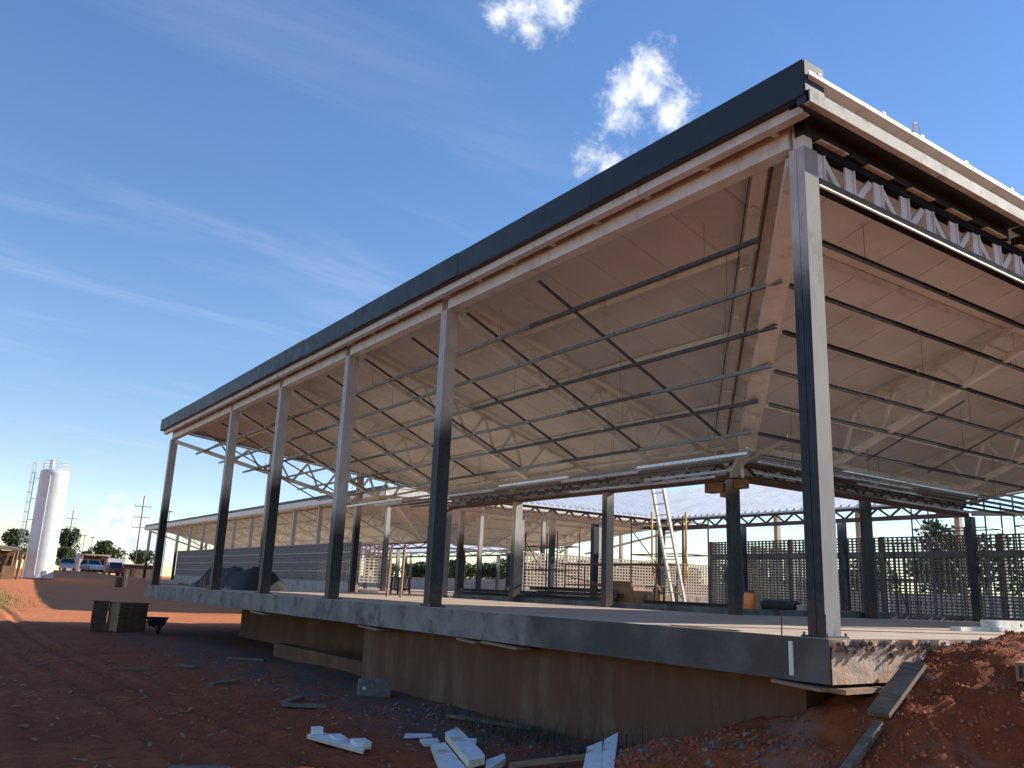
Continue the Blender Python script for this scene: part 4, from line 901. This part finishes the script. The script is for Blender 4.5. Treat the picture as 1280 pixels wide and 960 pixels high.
# walls and trees beyond
t_ = thing('boundary_wall', 'pale boundary wall beyond the right hand screen', 'wall', (52, 10, 0))
for k in range(12): MB().box(51.9, 52.1, -40 + k * 7, -33.05 + k * 7, -.4, 1.35).build('wall_bay', 'wall_pink', t_)
t_ = thing('boundary_fence', 'grey boundary fence in front of the far trees', 'fence', (64, 100, 0))
for k in range(20): MB().box(63.95, 64.05, 45 + k * 6, 50.9 + k * 6, -.4, 1.9).build('fence_bay', 'old_concrete', t_); MB().box(63.9, 64.1, 50.92 + k * 6, 51 + k * 6, -.4, 2.1).build('fence_post', 'old_concrete', t_)
def crown_mesh(seed, n, lumps, leaf, mt):
    r_ = random.Random(seed); mb = MB(); L_ = []
    for _ in range(lumps):
        a, b_ = r_.uniform(0, 6.28), r_.uniform(-.75, 1); rr = r_.uniform(.35, .8); L_.append((Vector((math.cos(a) * rr * .8, math.sin(a) * rr * .8, b_ * .62)), r_.uniform(.28, .5)))
    for _ in range(n):
        c, r = r_.choice(L_); v = Vector((r_.gauss(0, 1), r_.gauss(0, 1), r_.gauss(0, 1))).normalized() * r * (r_.random() ** .3)
        p = c + v; u_ = Vector((r_.gauss(0, 1), r_.gauss(0, 1), r_.gauss(0, .7))).normalized(); w_ = u_.cross(Vector((r_.gauss(0, 1), r_.gauss(0, 1), r_.gauss(0, 1)))).normalized(); s_ = leaf * r_.uniform(.6, 1.4)
        mb.add([p - u_ * s_, p + w_ * s_ * .6, p + u_ * s_, p - w_ * s_ * .6], [(0, 1, 2, 3)])
    return mb.mesh('crown', mt)
CROWNS = [crown_mesh(1, 2600, 13, .07, 'leaf'), crown_mesh(2, 2600, 11, .07, 'leaf_dark'), crown_mesh(3, 2200, 16, .065, 'leaf')]
def tree(name, label, x, y, h_, rw, ck, group=None, zb=None):
    z0 = gz(x, y) if zb is None else zb
    t_ = thing(name, label, 'tree', (x, y, z0), rnd.uniform(0, 6.28), group); ch = h_ * .40
    tr = MB().tube((0, 0, -.2), (.05, .03, h_ * .45), .035 * h_, .022 * h_, 9)
    for k in range(5):
        a = k * 1.26 + rnd.random(); tr.tube((.05, .03, h_ * (.32 + .04 * k)), (math.cos(a) * rw * .6, math.sin(a) * rw * .6, h_ * rnd.uniform(.58, .8)), .014 * h_, .005 * h_, 6)
    tr.build('trunk', 'bark', t_, True, local=True)
    inst('crown', CROWNS[ck], t_, Matrix.Translation((0, 0, h_ * .58)) @ Matrix.Diagonal((rw, rw, h_ * .46, 1)), True)
tree('round_tree', 'broad round green tree above the site office roof', 16.4, 136, 5.9, 2.9, 0)
tree('round_tree', 'small dark tree left of the broad round tree', 13.9, 140, 3.6, 1.6, 1)
tree('dark_tree', 'dark tree rising just right of the silo', 8.9, 121, 5.6, 1.5, 1)
tree('low_tree', 'low bushy green tree between silo and silver hatchback', 8.3, 118.6, 3.1, 1.7, 0)
tree('dark_tree', 'dark tree crown behind the ladder side of the silo', 2.9, 119, 5.0, 2.2, 1)
tree('dark_tree', 'dark low tree above the brown shed roof', 22.5, 140, 4.8, 2.4, 1)
for k in range(22):
    y = 62 + k * 5.2; tree('far_tree', 'green tree in the row beyond the far pavilion', 76 + rnd.uniform(-4, 5), y, rnd.uniform(4.6, 7.0), rnd.uniform(3.0, 4.0), rnd.randrange(3), 'trees beyond the far pavilion')
for k in range(15):
    y = -14 + k * 4.6; tree('field_tree', 'green tree in the row beyond the right hand screen', 60 + rnd.uniform(-3, 9), y, rnd.uniform(4.2, 5.6) + (2.2 if k in (9, 10) else 0), rnd.uniform(2.4, 3.4), rnd.randrange(3), 'trees beyond the right hand screen')
